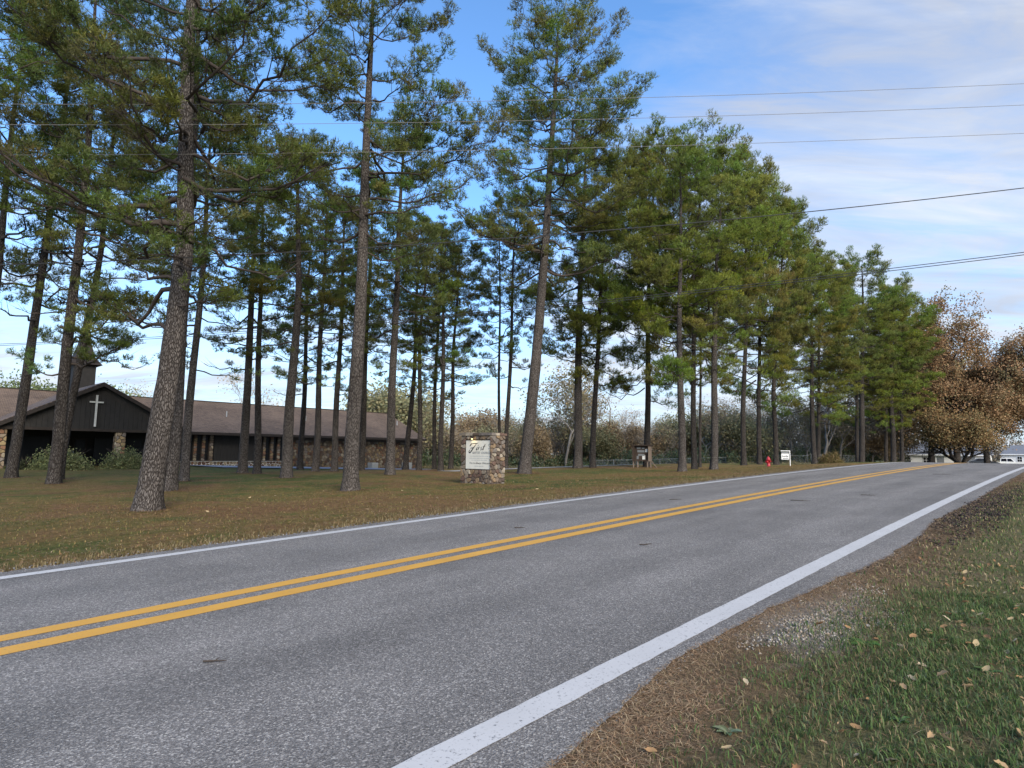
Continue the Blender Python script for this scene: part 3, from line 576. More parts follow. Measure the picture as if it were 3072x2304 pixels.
# dry pale grass before the wood
pts = [((px - 1536) / 1850 * 79., 79. + rng.uniform(-3, 1), gz((px - 1536) / 1850 * 79., 79.), .9, 1.2, rng.uniform(.25, .6)) for px in range(1100, 2500, 8)]
o = ob('tall_grass', bush_mass('tall_grass', pts, 16000, .22, ((.34, .28, .17), (.26, .22, .12), (.2, .2, .1)), 33, droop=True)); tag(o, 'pale dry grass strip along the wood', kind='stuff')
# shrubs at the porch and the tan grass clump
def shrub(name, px, Y, rx, h, leafn, ls, cols, seed, label, catg, droop=False, z=None):
    X = (px - 1536) / 1850 * Y; zz = gz(X, Y) if z is None else z; root = empty(name, (X, Y, zz), 0, label, catg); rr = np.random.default_rng(seed); pts = []
    for i in range(14): a_ = rr.uniform(0, 6.28); q_ = rr.uniform(0, .6) * rx; pts.append((q_ * math.cos(a_), q_ * math.sin(a_), -.05, rx * rr.uniform(.35, .55), rx * rr.uniform(.3, .5), h * rr.uniform(.6, 1.) * (1 - .35 * q_ / rx)))
    ob('foliage', bush_mass('foliage', pts, leafn, ls, cols, seed, droop=droop), root); mb = MB()
    for i in range(12): a_ = rr.uniform(0, 6.28); mb.tube([(0, 0, -.05), (math.cos(a_) * rx * .3, math.sin(a_) * rx * .3, h * .5), (math.cos(a_) * rx * .65, math.sin(a_) * rx * .65, h * .8)], [.02, .014, .006], 4)
    mb.obj('stems', M_TWIG, root); return root
G1 = ((.19, .21, .09), (.14, .17, .08), (.24, .24, .12))
shrub('azalea_shrub', 208, 38.5, 2.0, 1.75, 6500, .06, G1, 51, 'spreading green shrub behind the second pine, left of the cross', 'shrub')
shrub('azalea_shrub', 388, 41.5, 1.8, 1.8, 5600, .06, G1, 52, 'spreading green shrub below the cross, beside the biggest pine', 'shrub')
shrub('small_shrub', 92, 38., .45, 1.1, 900, .05, ((.05, .06, .035), (.07, .075, .04)), 53, 'small thin dark shrub by the porch edge between the two left pines', 'shrub')
shrub('grass_clump', 2497, 47.5, 1.15, 1.05, 9000, .12, ((.24, .17, .08), (.19, .14, .06), (.13, .13, .045), (.28, .2, .11)), 54, 'round clump of tan ornamental grass beside the road crest', 'ornamental grass', droop=True)

# ------------------------------------------------------------------ stones by voronoi cells
def vcells(W, Hh, size, seed, aspect=1.3, gap=.012):
    rr = np.random.default_rng(seed); nx = max(1, int(round(W / (size * aspect)))); nz = max(1, int(round(Hh / size))); P = []
    for j in range(nz):
        for i in range(nx):
            P.append(((i + .5 + rr.uniform(-.38, .38) + (.25 if j % 2 else -.25) * (nx > 1)) * W / nx, (j + .5 + rr.uniform(-.36, .36)) * Hh / nz))
    P = np.array(P); out = []
    for i, p in enumerate(P):
        poly = [(0, 0), (W, 0), (W, Hh), (0, Hh)]
        for j in np.argsort(((P - p) ** 2).sum(1))[1:14]:
            q_ = P[j]; m_ = (p + q_) / 2; d_ = q_ - p; d_ = d_ / np.linalg.norm(d_); new = []
            for a_, b_ in zip(poly, poly[1:] + poly[:1]):
                da = (a_[0] - m_[0]) * d_[0] + (a_[1] - m_[1]) * d_[1] + gap / 2; db = (b_[0] - m_[0]) * d_[0] + (b_[1] - m_[1]) * d_[1] + gap / 2
                if da <= 0: new.append(a_)
                if da * db < 0: k_ = da / (da - db); new.append((a_[0] + (b_[0] - a_[0]) * k_, a_[1] + (b_[1] - a_[1]) * k_))
            poly = new
            if len(poly) < 3: break
        if len(poly) >= 3: out.append(poly)
    return out
def stone_geo(mb, poly, org, U, Vv, Nn, depth, rr, col=None):
    c = np.mean(poly, 0); n = len(poly)
    # chamfer corners for rounder stones
    pl = []
    for i in range(n):
        a_ = np.array(poly[i]); b_ = np.array(poly[(i + 1) % n]); pl += [tuple(a_ * .78 + b_ * .22), tuple(a_ * .22 + b_ * .78)]
    pl = pl if n <= 8 else poly; n = len(pl); org, U, Vv, Nn = map(np.array, (org, U, Vv, Nn)); rings = []
    for sc_, d_ in ((1., 0.), (.97, .6), (.80, 1.)):
        rings += [tuple(org + U * (c[0] + (p[0] - c[0]) * sc_) + Vv * (c[1] + (p[1] - c[1]) * sc_) + Nn * (depth * d_ * (1 + (rr.uniform(-.2, .2) if d_ == 1. else 0)))) for p in pl]
    F = [(k_ * n + i, k_ * n + (i + 1) % n, (k_ + 1) * n + (i + 1) % n, (k_ + 1) * n + i) for k_ in range(2) for i in range(n)] + [tuple(2 * n + i for i in range(n))]
    mb.poly(rings, F, col)
SCOL = [(.20, .14, .09), (.27, .21, .15), (.15, .085, .06), (.30, .22, .12), (.20, .17, .15), (.36, .30, .22), (.12, .09, .07), (.24, .13, .08)]
def stone_panel(mb, W, Hh, size, seed, org, U, Vv, Nn, depth=.06, dark=1.):
    rr = np.random.default_rng(seed + 5); dark = dark * .85
    for p in vcells(W, Hh, size, seed, gap=.03): stone_geo(mb, p, org, U, Vv, Nn, depth, rr, tuple(np.array(SCOL[rr.integers(0, 8)]) * rr.uniform(.8, 1.2) * dark))

# ------------------------------------------------------------------ church (local x along the road, y away from it)
M_CHAR = noisy('charcoal_siding', (.020, .019, .019), (.028, .026, .025), 3, .8, .1)
M_DBROWN = noisy('dark_brown_trim', (.022, .017, .015), (.035, .027, .023), 4, .75, .1)
M_SOFFIT = noisy('soffit', (.05, .045, .04), (.07, .06, .055), 4, .9, 0)
M_SHING, t, b = mat('brown_shingles', rough=.9, spec=.2); v = coords(t)
bk = t.nodes.new('ShaderNodeTexBrick'); bk.inputs['Scale'].default_value = 1.; bk.inputs['Brick Width'].default_value = .30; bk.inputs['Row Height'].default_value = .14; bk.inputs['Mortar Size'].default_value = .012
bk.inputs['Color1'].default_value = (.195, .140, .102, 1); bk.inputs['Color2'].default_value = (.138, .10, .075, 1); bk.inputs['Mortar'].default_value = (.05, .035, .03, 1)
uvx = t.nodes.new('ShaderNodeUVMap'); t.links.new(uvx.outputs[0], bk.inputs['Vector']); nn = noise(t, v, .35, 4); n5 = noise(t, v, 14, 3)
t.links.new(mixc(t, 1., mixc(t, 1., bk.outputs['Color'], mapr(t, nn, .3, .7, .8, 1.25), 'MULTIPLY'), mapr(t, n5, .3, .7, .75, 1.25), 'MULTIPLY'), b.inputs['Base Color']); bump(t, b, bk.outputs['Fac'], .4, .01)
M_GLASSD, t, b = mat('dark_window_glass', (.008, .008, .010), .35, spec=.25)
M_GALV = noisy('galvanised_metal', (.30, .31, .31), (.40, .41, .41), 12, .5, 0)
M_CROSSM = noisy('weathered_white_wood', (.42, .42, .40), (.55, .55, .53), 9, .7, .2)
ch = empty('church', (*wxy(12, 58), -1.9), ST_RZ, 'long low church with brown shingle roof, charcoal gabled porch and stone walls', 'church')
Z0 = -1.9
def cb(mb, s0, s1, t0, t1, z0, z1, col=None): return mb.box(s0 - 12, s1 - 12, t0 - 58, t1 - 58, z0 - Z0, z1 - Z0, col)
def cp(s, t_, z): return (s - 12, t_ - 58, z - Z0)
def roof_plane(name, quads, parent, m=M_SHING, thick=.12):
    mb = MB(); uvs = []
    for q_ in quads:
        mb.poly(q_, [(0, 1, 2, 3)]); q2 = [(p[0], p[1], p[2] - thick) for p in q_]; mb.poly(q2, [(3, 2, 1, 0)])
        mb.poly(q_ + q2, [(0, 4, 5, 1), (1, 5, 6, 2), (2, 6, 7, 3), (3, 7, 4, 0)])
    me = mb.mesh(name, m); uvl = me.uv_layers.new(name='UVMap')
    q0 = [np.array(p) for p in quads[0]]; ax = unit(q0[1] - q0[0]); up = unit(q0[3] - q0[0])
    for li, lp in enumerate(me.loops):
        p = np.array(me.vertices[lp.vertex_index].co); qn = min(lp.vertex_index // 16, len(quads) - 1); qq = [np.array(x_) for x_ in quads[qn]]
        uvl.data[li].uv = (float((p - qq[0]) @ unit(qq[1] - qq[0])), float((p - qq[0]) @ unit(qq[3] - qq[0])))
    return ob(name, me, parent)
ZE, ZR, TR = 1.58, 4.85, 64.5
roof = roof_plane('roof', [[cp(-20, 57.0, ZE), cp(46.9, 57.0, ZE), cp(46.9, TR, ZR), cp(-20, TR, ZR)], [cp(46.9, 72.0, ZE), cp(-20, 72.0, ZE), cp(-20, TR, ZR), cp(46.9, TR, ZR)]], ch)
mb = MB(); cb(mb, -20, 46.95, TR - .12, TR + .12, ZR - .02, ZR + .05); mb.obj('ridge_cap', M_DBROWN, roof)
mb = MB(); cb(mb, -20, 46.95, 56.93, 56.998, ZE - .24, ZE - .01); mb.obj('fascia', M_DBROWN, ch)
mb = MB(); cb(mb, 17.6, 46.9, 57.0, 58.2, ZE - .2, ZE - .15); mb.obj('soffit', M_SOFFIT, ch)
for s_ in (25.2, 33.5, 38.7, 45.5):
    mb = MB(); mb.tube([cp(s_, 60.8, 3.05), cp(s_, 60.8, 3.75)], .06, 8); mb.obj('vent_pipe', M_GALV, roof)
# charcoal siding: each plank
mb = MB(); cb(mb, -20, 46.4, 58.14, 71, -2.2, ZE - .2); mb.obj('core_wall', M_CHAR, ch)
for (s0, s1) in ((18.3, 21.05), (23.1, 27.45)):
    n = int((s1 - s0) / .3); me = MB().box(0, (s1 - s0) / n - .012, 58.0 - 58, 58.13 - 58, -1.02 - Z0, ZE - .22 - Z0).mesh('siding_board', M_CHAR)
    for i in range(n): ob('siding_board', me, ch, (s0 - 12 + i * (s1 - s0) / n, 0, 0))
# stone plinth, columns, long stone wall
mb = MB(); cb(mb, 18.3, 29.8, 57.98, 58.12, -2.2, -1.04); stone_panel(mb, 11.5, 1.0, .24, 61, cp(18.3, 57.98, -2.05), (1, 0, 0), (0, 0, 1), (0, -1, 0), .07, .9)
o = mb.obj('stone_plinth', M_STONEJ, ch, col=True); o['kind'] = 'stuff'
mb = MB(); cb(mb, 18.3, 29.8, 57.86, 58.0, -1.04, -.98); mb.obj('plinth_cap', M_CONC, ch)
mb = MB(); cb(mb, 29.8, 46.5, 57.9, 58.13, -2.3, ZE - .25, (.07, .055, .045)); stone_panel(mb, 16.7, 3.35, .25, 62, cp(29.8, 57.9, -2.25), (1, 0, 0), (0, 0, 1), (0, -1, 0), .05, .72)
stone_panel(mb, 6, 3.35, .34, 63, cp(46.5, 57.9, -2.25), (0, 1, 0), (0, 0, 1), (1, 0, 0), .08)
o = mb.obj('stone_wall', M_STONEJ, ch, col=True); o['kind'] = 'stuff'
for i, (s0, s1) in enumerate(((21.28, 21.55), (21.98, 22.25), (22.62, 22.95), (27.6, 27.86), (28.33, 28.63), (29.02, 29.32))):
    mb = MB(); cb(mb, s0, s1, 57.86, 58.12, -1.0, ZE - .24, (.07, .055, .045)); stone_panel(mb, s1 - s0, 2.3, .22, 70 + i, cp(s0, 57.86, -.98), (1, 0, 0), (0, 0, 1), (0, -1, 0), .06)
    mb.obj('stone_column', M_STONEJ, ch, col=True)
for (s0, s1) in ((21.05, 21.28), (21.55, 21.98), (22.25, 22.62), (27.45, 27.6), (27.86, 28.33), (28.63, 29.02), (29.32, 29.8)):
    w_ = MB(); cb(w_, s0, s0 + .03, 58.02, 58.12, -1, 1.3); cb(w_, s1 - .03, s1, 58.02, 58.12, -1, 1.3); cb(w_, s0 + .03, s1 - .03, 58.02, 58.12, -1, -.9); cb(w_, s0 + .03, s1 - .03, 58.02, 58.12, 1.2, 1.3)
    cb(w_, s0 + .03, s1 - .03, 58.03, 58.12, -.32, -.27); wo_ = w_.obj('window', M_DBROWN, ch); g_ = MB(); cb(g_, s0 + .03, s1 - .03, 58.08, 58.1, -.9, 1.2); g_.obj('pane', M_GLASSD, wo_)
# gabled porch
PS, PH, PT, GE, GP = 12.4, 5.75, 51.2, 1.62, 4.72
pr = roof_plane('porch_roof', [[cp(PS - PH, 50.85, GE - .03), cp(PS - PH, 64, GE - .03), cp(PS, 64, GP), cp(PS, 50.85, GP)], [cp(PS + PH, 64, GE - .03), cp(PS + PH, 50.85, GE - .03), cp(PS, 50.85, GP), cp(PS, 64, GP)]], ch)
mb = MB()
for sg in (-1, 1): mb.prism([cp(PS + sg * PH, 50.78, GE - .06), cp(PS, 50.78, GP - .03), cp(PS, 50.78, GP - .30), cp(PS + sg * PH, 50.78, GE - .33)], (0, .065, 0))
mb.obj('rake_board', M_DBROWN, ch)
n = 36; 
for i in range(n):     # vertical boards of the gable
    a0 = PS - 5.4 + i * 10.8 / n; a1 = a0 + 10.8 / n - .012
    def gt(s_): return GP - .2 - abs(s_ - PS) * (GP - GE) / PH
    mb = MB(); mb.prism([cp(a0, PT, 1.42), cp(a1, PT, 1.42), cp(a1, PT, gt(a1)), cp(a0, PT, gt(a0))], (0, .05, 0)); mb.obj('gable_board', M_CHAR, ch)
mb = MB(); mb.prism([cp(PS - 5.5, PT + .06, 1.4), cp(PS + 5.5, PT + .06, 1.4), cp(PS, PT + .06, GP - .22)], (0, .1, 0)); mb.obj('gable_backing', M_CHAR, ch)
mb = MB(); cb(mb, PS - 5.6, PS + 5.6, PT - .06, PT + .16, 1.22, 1.415); cb(mb, PS - 5.6, PS - 5.4, PT + .16, 58, 1.22, 1.5); cb(mb, PS + 5.4, PS + 5.6, PT + .16, 58, 1.22, 1.5); mb.obj('porch_beam', M_DBROWN, ch)
mb = MB(); cb(mb, PS - 5.4, PS + 5.4, PT + .16, 58, 1.36, 1.40); mb.obj('porch_ceiling', M_CHAR, ch)
mb = MB(); cb(mb, 5.2, 19.4, 49.6, 58, -2.2, -1.38); mb.obj('porch_floor', M_CONC, ch)
for i, s0 in enumerate((6.75, 10.0, 13.55, 17.3)):
    mb = MB(); cb(mb, s0, s0 + .58, PT + .1, PT + .68, -1.38, 1.22, (.07, .055, .045)); stone_panel(mb, .58, 2.58, .26, 80 + i, cp(s0, PT + .1, -1.37), (1, 0, 0), (0, 0, 1), (0, -1, 0), .05, 1.1)
    stone_panel(mb, .58, 2.58, .26, 90 + i, cp(s0, PT + .68, -1.37), (0, -1, 0), (0, 0, 1), (-1, 0, 0), .05, 1.1); mb.obj('stone_pillar', M_STONEJ, ch, col=True)
for s0 in (11.3, 12.35):
    d_ = MB(); cb(d_, s0, s0 + .98, 58.0, 58.1, -1.38, .85); do = d_.obj('door', M_DBROWN, ch); g_ = MB(); cb(g_, s0 + .15, s0 + .83, 57.97, 58.0, -.5, .7); g_.obj('pane', M_GLASSD, do); g_ = MB(); cb(g_, s0 + (.86 if s0 < 12 else .06), s0 + (.92 if s0 < 12 else .12), 57.93, 57.99, -.5, -.2); g_.obj('handle', M_GALV, do)
mb = MB(); cb(mb, 7.4, 10.9, 57.98, 58.1, -1.1, .9); mb.obj('window', M_GLASSD, ch); mb = MB(); cb(mb, 13.8, 17.2, 57.98, 58.1, -1.1, .9); mb.obj('window', M_GLASSD, ch)
cr_ = MB(); cb(cr_, 12.035, 12.155, PT - .16, PT - .06, 1.55, 3.78); cb(cr_, 11.68, 12.035, PT - .155, PT - .065, 3.23, 3.33); cb(cr_, 12.155, 12.51, PT - .155, PT - .065, 3.23, 3.33); cr_.obj('cross', M_CROSSM, ch)
# steeple
mb = MB(); cb(mb, 13.1, 14.75, 63.4, 65.05, 4.0, 7.35); st_o = mb.obj('steeple', M_CHAR, ch)
mb = MB(); c0 = cp(13.92, 64.22, 0); P = []
for r_, z_ in ((1.22, 7.3), (.72, 8.0), (.42, 9.2), (.22, 11.0), (.03, 13.5)):
    P += [(c0[0] + a_ * r_, c0[1] + b_ * r_, z_ - Z0) for a_, b_ in ((-1, -1), (1, -1), (1, 1), (-1, 1))]
mb.poly(P, [(k_ * 4 + i, k_ * 4 + (i + 1) % 4, k_ * 4 + 4 + (i + 1) % 4, k_ * 4 + 4 + i) for k_ in range(4) for i in range(4)] + [(3, 2, 1, 0)]); mb.obj('spire', M_DBROWN, st_o)
for px_s, lab in ((39.6, 'grey air conditioner at the stone church wall, right of the tall straight pine'), (44.2, 'grey air conditioner near the right end of the stone church wall')):
    ac = empty('air_conditioner', (*wxy(px_s, 57.0), -1.95), ST_RZ, lab, 'air conditioner'); MB().box(-.4, .4, -.4, .4, 0, .78).obj('casing', M_GALV, ac)
    for j in range(7): MB().box(-.36, .36, -.43, -.402, .1 + j * .09, .14 + j * .09).obj('louver', M_GALV, ac)

# ------------------------------------------------------------------ stone church sign
sg = empty('stone_church_sign', (*wxy(17.0, 16.64), -1.27), ST_RZ, 'stone pier sign with white lettered panel for the Baptist church, on the lawn', 'sign')
MB().box(.04, .67, .03, 1.72, -.1, 1.95).obj('masonry_core', M_MORTAR, sg)
MB().box(-.055, .04, .03, .09, -.1, 1.95).obj('masonry_core', M_MORTAR, sg)
MB().box(-.03, .04, 1.46, 1.72, -.1, 1.95).obj('masonry_core', M_MORTAR, sg)
MB().box(-.03, .04, .09, 1.46, -.1, .62).obj('masonry_core', M_MORTAR, sg)
MB().box(-.03, .04, .09, 1.46, 1.78, 1.95).obj('masonry_core', M_MORTAR, sg)
rr = np.random.default_rng(5)
def sign_stones(W, Hh, size, seed, org, U, Vv, Nn, depth=.045, aspect=1.25):
    for p in vcells(W, Hh, size, seed, aspect, .016):
        mb = MB(); stone_geo(mb, p, org, U, Vv, Nn, depth, rr); mb.obj('stone', M_STONE, sg)
Xn = (-1, 0, 0)
sign_stones(.28, 1.95, .16, 101, (-.03, 1.74, 0), (0, -1, 0), (0, 0, 1), Xn)
sign_stones(1.37, .62, .17, 102, (-.03, 1.46, 0), (0, -1, 0), (0, 0, 1), Xn)
sign_stones(1.37, .16, .14, 103, (-.03, 1.46, 1.79), (0, -1, 0), (0, 0, 1), Xn, aspect=.9)
sign_stones(.075, 1.95, .12, 104, (-.055, .09, 0), (0, -1, 0), (0, 0, 1), Xn, .03)
sign_stones(.74, 1.95, .165, 105, (-.06, .03, 0), (1, 0, 0), (0, 0, 1), (0, -1, 0), .05)
sign_stones(.62, 1.95, .17, 106, (.05, 1.72, 0), (1, 0, 0), (0, 0, 1), (0, 1, 0))
xs = [-.12, .12, .35, .56, .76]; ys = [-.04, .31, .66, 1.02, 1.42, 1.80]
for i in range(4):
    for j in range(5):
        zt = 2.035 + rr.uniform(0, .04); MB().box(xs[i] + .005, xs[i + 1] - .005, ys[j] + .006, ys[j + 1] - .006, 1.95, zt).obj('capstone', M_STONE, sg)
M_PANEL = noisy('sign_panel_white', (.62, .60, .54), (.70, .68, .61), 3, .5, 0); M_INK, t, b = mat('black_lettering', (.012, .013, .016), .5); M_GREYI, t, b = mat('grey_lettering', (.16, .17, .18), .6); M_LTG, t, b = mat('light_grey_lettering', (.33, .35, .37), .6)
pn = MB().box(-.055, -.032, .095, 1.445, .65, 1.765).obj('sign_panel', M_PANEL, sg)
mb = MB(); mb.box(-.07, -.056, .095, 1.445, .628, .648); mb.box(-.07, -.056, .095, 1.445, 1.767, 1.788); mb.box(-.07, -.056, 1.447, 1.462, .65, 1.765); mb.obj('panel_frame', M_DBROWN, sg)
PW, PHH = 1.35, 1.11
def pan(u_, v_, d=.0575): return (-d, 1.445 - u_ * PW, .65 + v_ * PHH)
def ribbon(mb, pts, w0, w1=None):
    w1 = w0 if w1 is None else w1; pts = [np.array(p, float) for p in pts]; out = []
    # smooth
    q = []
    for i in range(len(pts) - 1):
        p0 = pts[max(i - 1, 0)]; p1 = pts[i]; p2 = pts[i + 1]; p3 = pts[min(i + 2, len(pts) - 1)]
        for s_ in np.linspace(0, 1, 5, endpoint=False): q.append(.5 * ((2 * p1) + (-p0 + p2) * s_ + (2 * p0 - 5 * p1 + 4 * p2 - p3) * s_ ** 2 + (-p0 + 3 * p1 - 3 * p2 + p3) * s_ ** 3))
    q.append(pts[-1]); V = []; n = len(q)
    for i, p in enumerate(q):
        t_ = q[min(i + 1, n - 1)] - q[max(i - 1, 0)]; t_ = t_ / (np.linalg.norm(t_) + 1e-9); nn_ = np.array([-t_[1], t_[0]]); w_ = (w0 + (w1 - w0) * math.sin(PI * i / (n - 1))) / 2
        for sgn in (-1, 1): r_ = p + nn_ * w_ * sgn; V.append(pan(r_[0], r_[1]))
    mb.poly(V, [(2 * i, 2 * i + 1, 2 * i + 3, 2 * i + 2) for i in range(n - 1)])
def zz(l): return [((x_ - 80) / 1500., 1 - (y_ - 80) / 1460.) for x_, y_ in l]
mb = MB()
for l, a_, b_ in (([(325, 385), (375, 320), (440, 225)], .012, .03), ([(430, 275), (520, 235), (640, 225), (760, 240), (865, 200)], .008, .022), ([(740, 245), (640, 370), (540, 480), (440, 615), (350, 705), (290, 700), (285, 640), (345, 560)], .012, .034), ([(355, 492), (470, 465), (610, 468)], .008, .022),
                  ([(815, 410), (750, 520), (745, 575), (800, 540)], .01, .024), ([(848, 322), (868, 338)], .022, .026), ([(905, 405), (870, 490), (835, 580)], .01, .026), ([(850, 520), (895, 440), (950, 410)], .008, .018), ([(1080, 410), (1025, 450), (1045, 520), (1030, 575), (985, 565)], .01, .022),
                  ([(1290, 275), (1210, 410), (1130, 555), (1190, 545)], .012, .026), ([(1140, 388), (1290, 368)], .008, .016)):
    ribbon(mb, zz(l), a_ * 1.35, b_ * 1.3)
mb.obj('lettering_first', M_INK, pn)
def text(s_, name, u0, v0, h, width, m, parent, shear=0., place=pan, bold=0.):
    cu = bpy.data.curves.new(name, 'FONT'); cu.body = s_; cu.size = 1; cu.shear = shear; cu.resolution_u = 2; cu.offset = bold
    to = bpy.data.objects.new(name, cu); COL.objects.link(to); bpy.context.view_layer.update(); dg = bpy.context.evaluated_depsgraph_get(); me = bpy.data.meshes.new_from_object(to.evaluated_get(dg)); bpy.data.objects.remove(to)
    co = np.array([v_.co[:] for v_ in me.vertices]); mn = co.min(0); mxx = co.max(0); sx_ = width / (mxx[0] - mn[0]); sy_ = h / (mxx[1] - mn[1])
    for v_ in me.vertices: v_.co = place(u0 + (v_.co[0] - mn[0]) * sx_, v0 + (v_.co[1] - mn[1]) * sy_)
    me.materials.clear(); me.materials.append(m); return ob(name, me, parent)
text('BAPTIST CHURCH', 'lettering_church', .285, .525, .082, .72, M_GREYI, pn, bold=.02)
text("You're Always Welcome", 'lettering_welcome', .16, .155, .085, .87, M_INK, pn, .45, bold=.012)
mb = MB()
def words_line(v0, h, u0, u1, seed):
    mb = MB()
    r2 = random.Random(seed); u_ = u0
    while u_ < u1:
        w_ = r2.uniform(.05, .12); e = min(u_ + w_, u1); x_ = u_
        while x_ < e: mb.poly([pan(x_, v0), pan(x_ + .010, v0), pan(x_ + .010, v0 + h * r2.choice([.6, .6, 1])), pan(x_, v0 + h * .7)], [(0, 1, 2, 3)]); x_ += .0165
        u_ = e + .022
    mb.obj('small_print', M_LTG, pn)['kind'] = 'stuff'
words_line(.435, .035, .2, .93, 1); words_line(.36, .03, .16, .96, 2); words_line(.295, .03, .25, .88, 3); words_line(.085, .032, .38, .73, 4)
mb = MB(); cu_, cv_ = .965, .83
for i in range(16):
    a0, a1 = 2 * PI * i / 16, 2 * PI * (i + 1) / 16; mb.poly([pan(cu_ + math.cos(a0) * .035, cv_ + math.sin(a0) * .04), pan(cu_ + math.cos(a1) * .035, cv_ + math.sin(a1) * .04), pan(cu_ + math.cos(a1) * .022, cv_ + math.sin(a1) * .026), pan(cu_ + math.cos(a0) * .022, cv_ + math.sin(a0) * .026)], [(0, 1, 2, 3)])
mb.poly([pan(.925, .70), pan(.995, .70), pan(.995, .72), pan(.925, .715)], [(0, 1, 2, 3)]); mb.obj('round_emblem', M_GREYI, pn)
# small lit lamp over the panel
M_BULB, t, b = mat('lamp_glass', (1, .9, .6), .3); b.inputs['Emission Color'].default_value = (1, .78, .35, 1); b.inputs['Emission Strength'].default_value = 1.6
lm = MB().lathe([(.0, 0), (.045, 0), (.05, .05), (.03, .09), (0, .1)], (-.14, 1.02, 1.83), 10).obj('lamp', M_DBROWN, sg); MB().lathe([(0, -.03), (.028, -.02), (.035, 0), (.02, .01)], (-.14, 1.02, 1.825), 10).obj('bulb', M_BULB, lm)
ll = bpy.data.lights.new('sign_lamp_light', 'POINT'); ll.energy = .45; ll.color = (1, .72, .3); ll.shadow_soft_size = .03; lo = bpy.data.objects.new('sign_lamp_light', ll); link(lo, sg); lo.location = (-.19, 1.0, 1.72)

# ------------------------------------------------------------------ message board, hydrant, yard sign, fence
M_KIOSK = noisy('dark_stained_wood', (.035, .024, .018), (.06, .04, .03), 8, .7, .2); M_POST = noisy('weathered_wood', (.16, .12, .095), (.24, .19, .15), 10, .85, .3, vecscale=(4, 4, .6))
M_PAPER, t, b = mat('paper', (.7, .7, .68), .8)
kx, ky = 9.0, 42.6; kb = empty('message_board', (kx, ky, gz(kx, ky)), rad(-18), 'dark brown glazed wooden message board on posts with leaning braces', 'notice board')
MB().box(-.62, .62, .12, .2, .55, 1.55).obj('back_panel', M_KIOSK, kb)
mb = MB(); mb.box(-.72, .72, -.2, .26, 1.55, 1.62); mb.obj('roof_board', M_KIOSK, kb)
for x0, x1 in ((-.68, -.52), (.40, .62)): MB().box(x0, x1, -.12, .115, .5, 1.55).obj('side_board', M_POST if x0 > 0 else M_KIOSK, kb)
MB().box(-.52, .40, -.12, -.03, .5, .56).obj('shelf', M_KIOSK, kb)
for x_ in (-.60, -.30, .34, .56): mb = MB(); mb.box(x_ - .035, x_ + .035, -.05, .05, -.1, .5); mb.obj('post', M_POST, kb)
for x0, x1 in ((.6, 1.0), (-.55, -.3)): MB().tube([(x0, .1, .5), (x1, .35, -.05)], .04, 6).obj('brace', M_POST, kb)
for i, (x_, z_, w_, h_) in enumerate(((-.38, 1.33, .26, .14), (-.05, 1.33, .2, .1), (-.35, 1.1, .5, .16), (.2, 1.12, .14, .22), (-.3, .86, .44, .14), (-.02, .62, .2, .28), (-.4, .64, .14, .22))):
    MB().box(x_, x_ + w_, .10, .118, z_, z_ + h_).obj('notice', M_PAPER if i in (3, 5) else M_GREYI, kb)
MB().box(-.52, .40, -.115, -.108, .57, 1.54)
hx, hy = 17.1, 41.3; M_RED = noisy('red_hydrant_paint', (.30, .012, .02), (.38, .02, .03), 9, .4, .1, spec=.5)
hy_ = empty('fire_hydrant', (hx, hy, gz(hx, hy)), rad(-60), 'red fire hydrant on the lawn between two pines near the yard sign', 'hydrant')
MB().lathe([(.0, -.05), (.15, -.05), (.15, .06), (.11, .07), (.11, .50), (.145, .51), (.145, .55), (.12, .56), (.115, .62), (.07, .70), (.03, .73), (0, .73)], n=18).obj('barrel', M_RED, hy_, True)
MB().lathe([(0, .73), (.028, .73), (.028, .78), (0, .78)], n=5).obj('operating_nut', M_RED, hy_)
for a_, l_ in (((0, -1), .19), ((1, 0), .15), ((-1, 0), .15)):
    ax_ = Vector((a_[0], a_[1], 0)); p0 = ax_ * .09 + Vector((0, 0, .40 if l_ > .18 else .43)); r_ = .065 if l_ > .18 else .045
    MB().tube([p0, p0 + ax_ * (l_ - .11)], r_, 10).tube([p0 + ax_ * (l_ - .105), p0 + ax_ * (l_ - .05)], r_ * 1.25, 6).obj('outlet', M_RED, hy_)
M_WHITE = noisy('white_paint', (.68, .68, .68), (.78, .78, .77), 6, .5, 0)
yx, yy = 16.7, 37.8; ys_ = empty('yard_sign', (yx, yy, gz(yx, yy)), rad(-12), 'small white hanging yard sign on an L shaped white post', 'sign')
MB().box(.24, .28, -.02, .02, -.1, 1.05).obj('post', M_WHITE, ys_); MB().box(-.26, .24, -.018, .018, 1.01, 1.05).obj('arm', M_WHITE, ys_)
sp = MB().box(-.23, .2, -.015, .015, .5, .86).obj('sign_panel', M_WHITE, ys_)
def yp(u_, v_): return (-.23 + u_ * .43, -.0175, .5 + v_ * .36)
text('Inside', 'lettering', .1, .38, .38, .8, M_INK, sp, 0., yp, .02); MB().box(-.16, .16, -.018, -.0165, .54, .575).obj('black_band', M_INK, sp)
MB().box(-.22, .19, -.01, .01, .88, .97).obj('rider_panel', M_GREYI, ys_)
for x_ in (-.18, .15): MB().box(x_ - .006, x_ + .006, -.006, .006, .86, 1.01).obj('hanger', M_GALV, ys_)
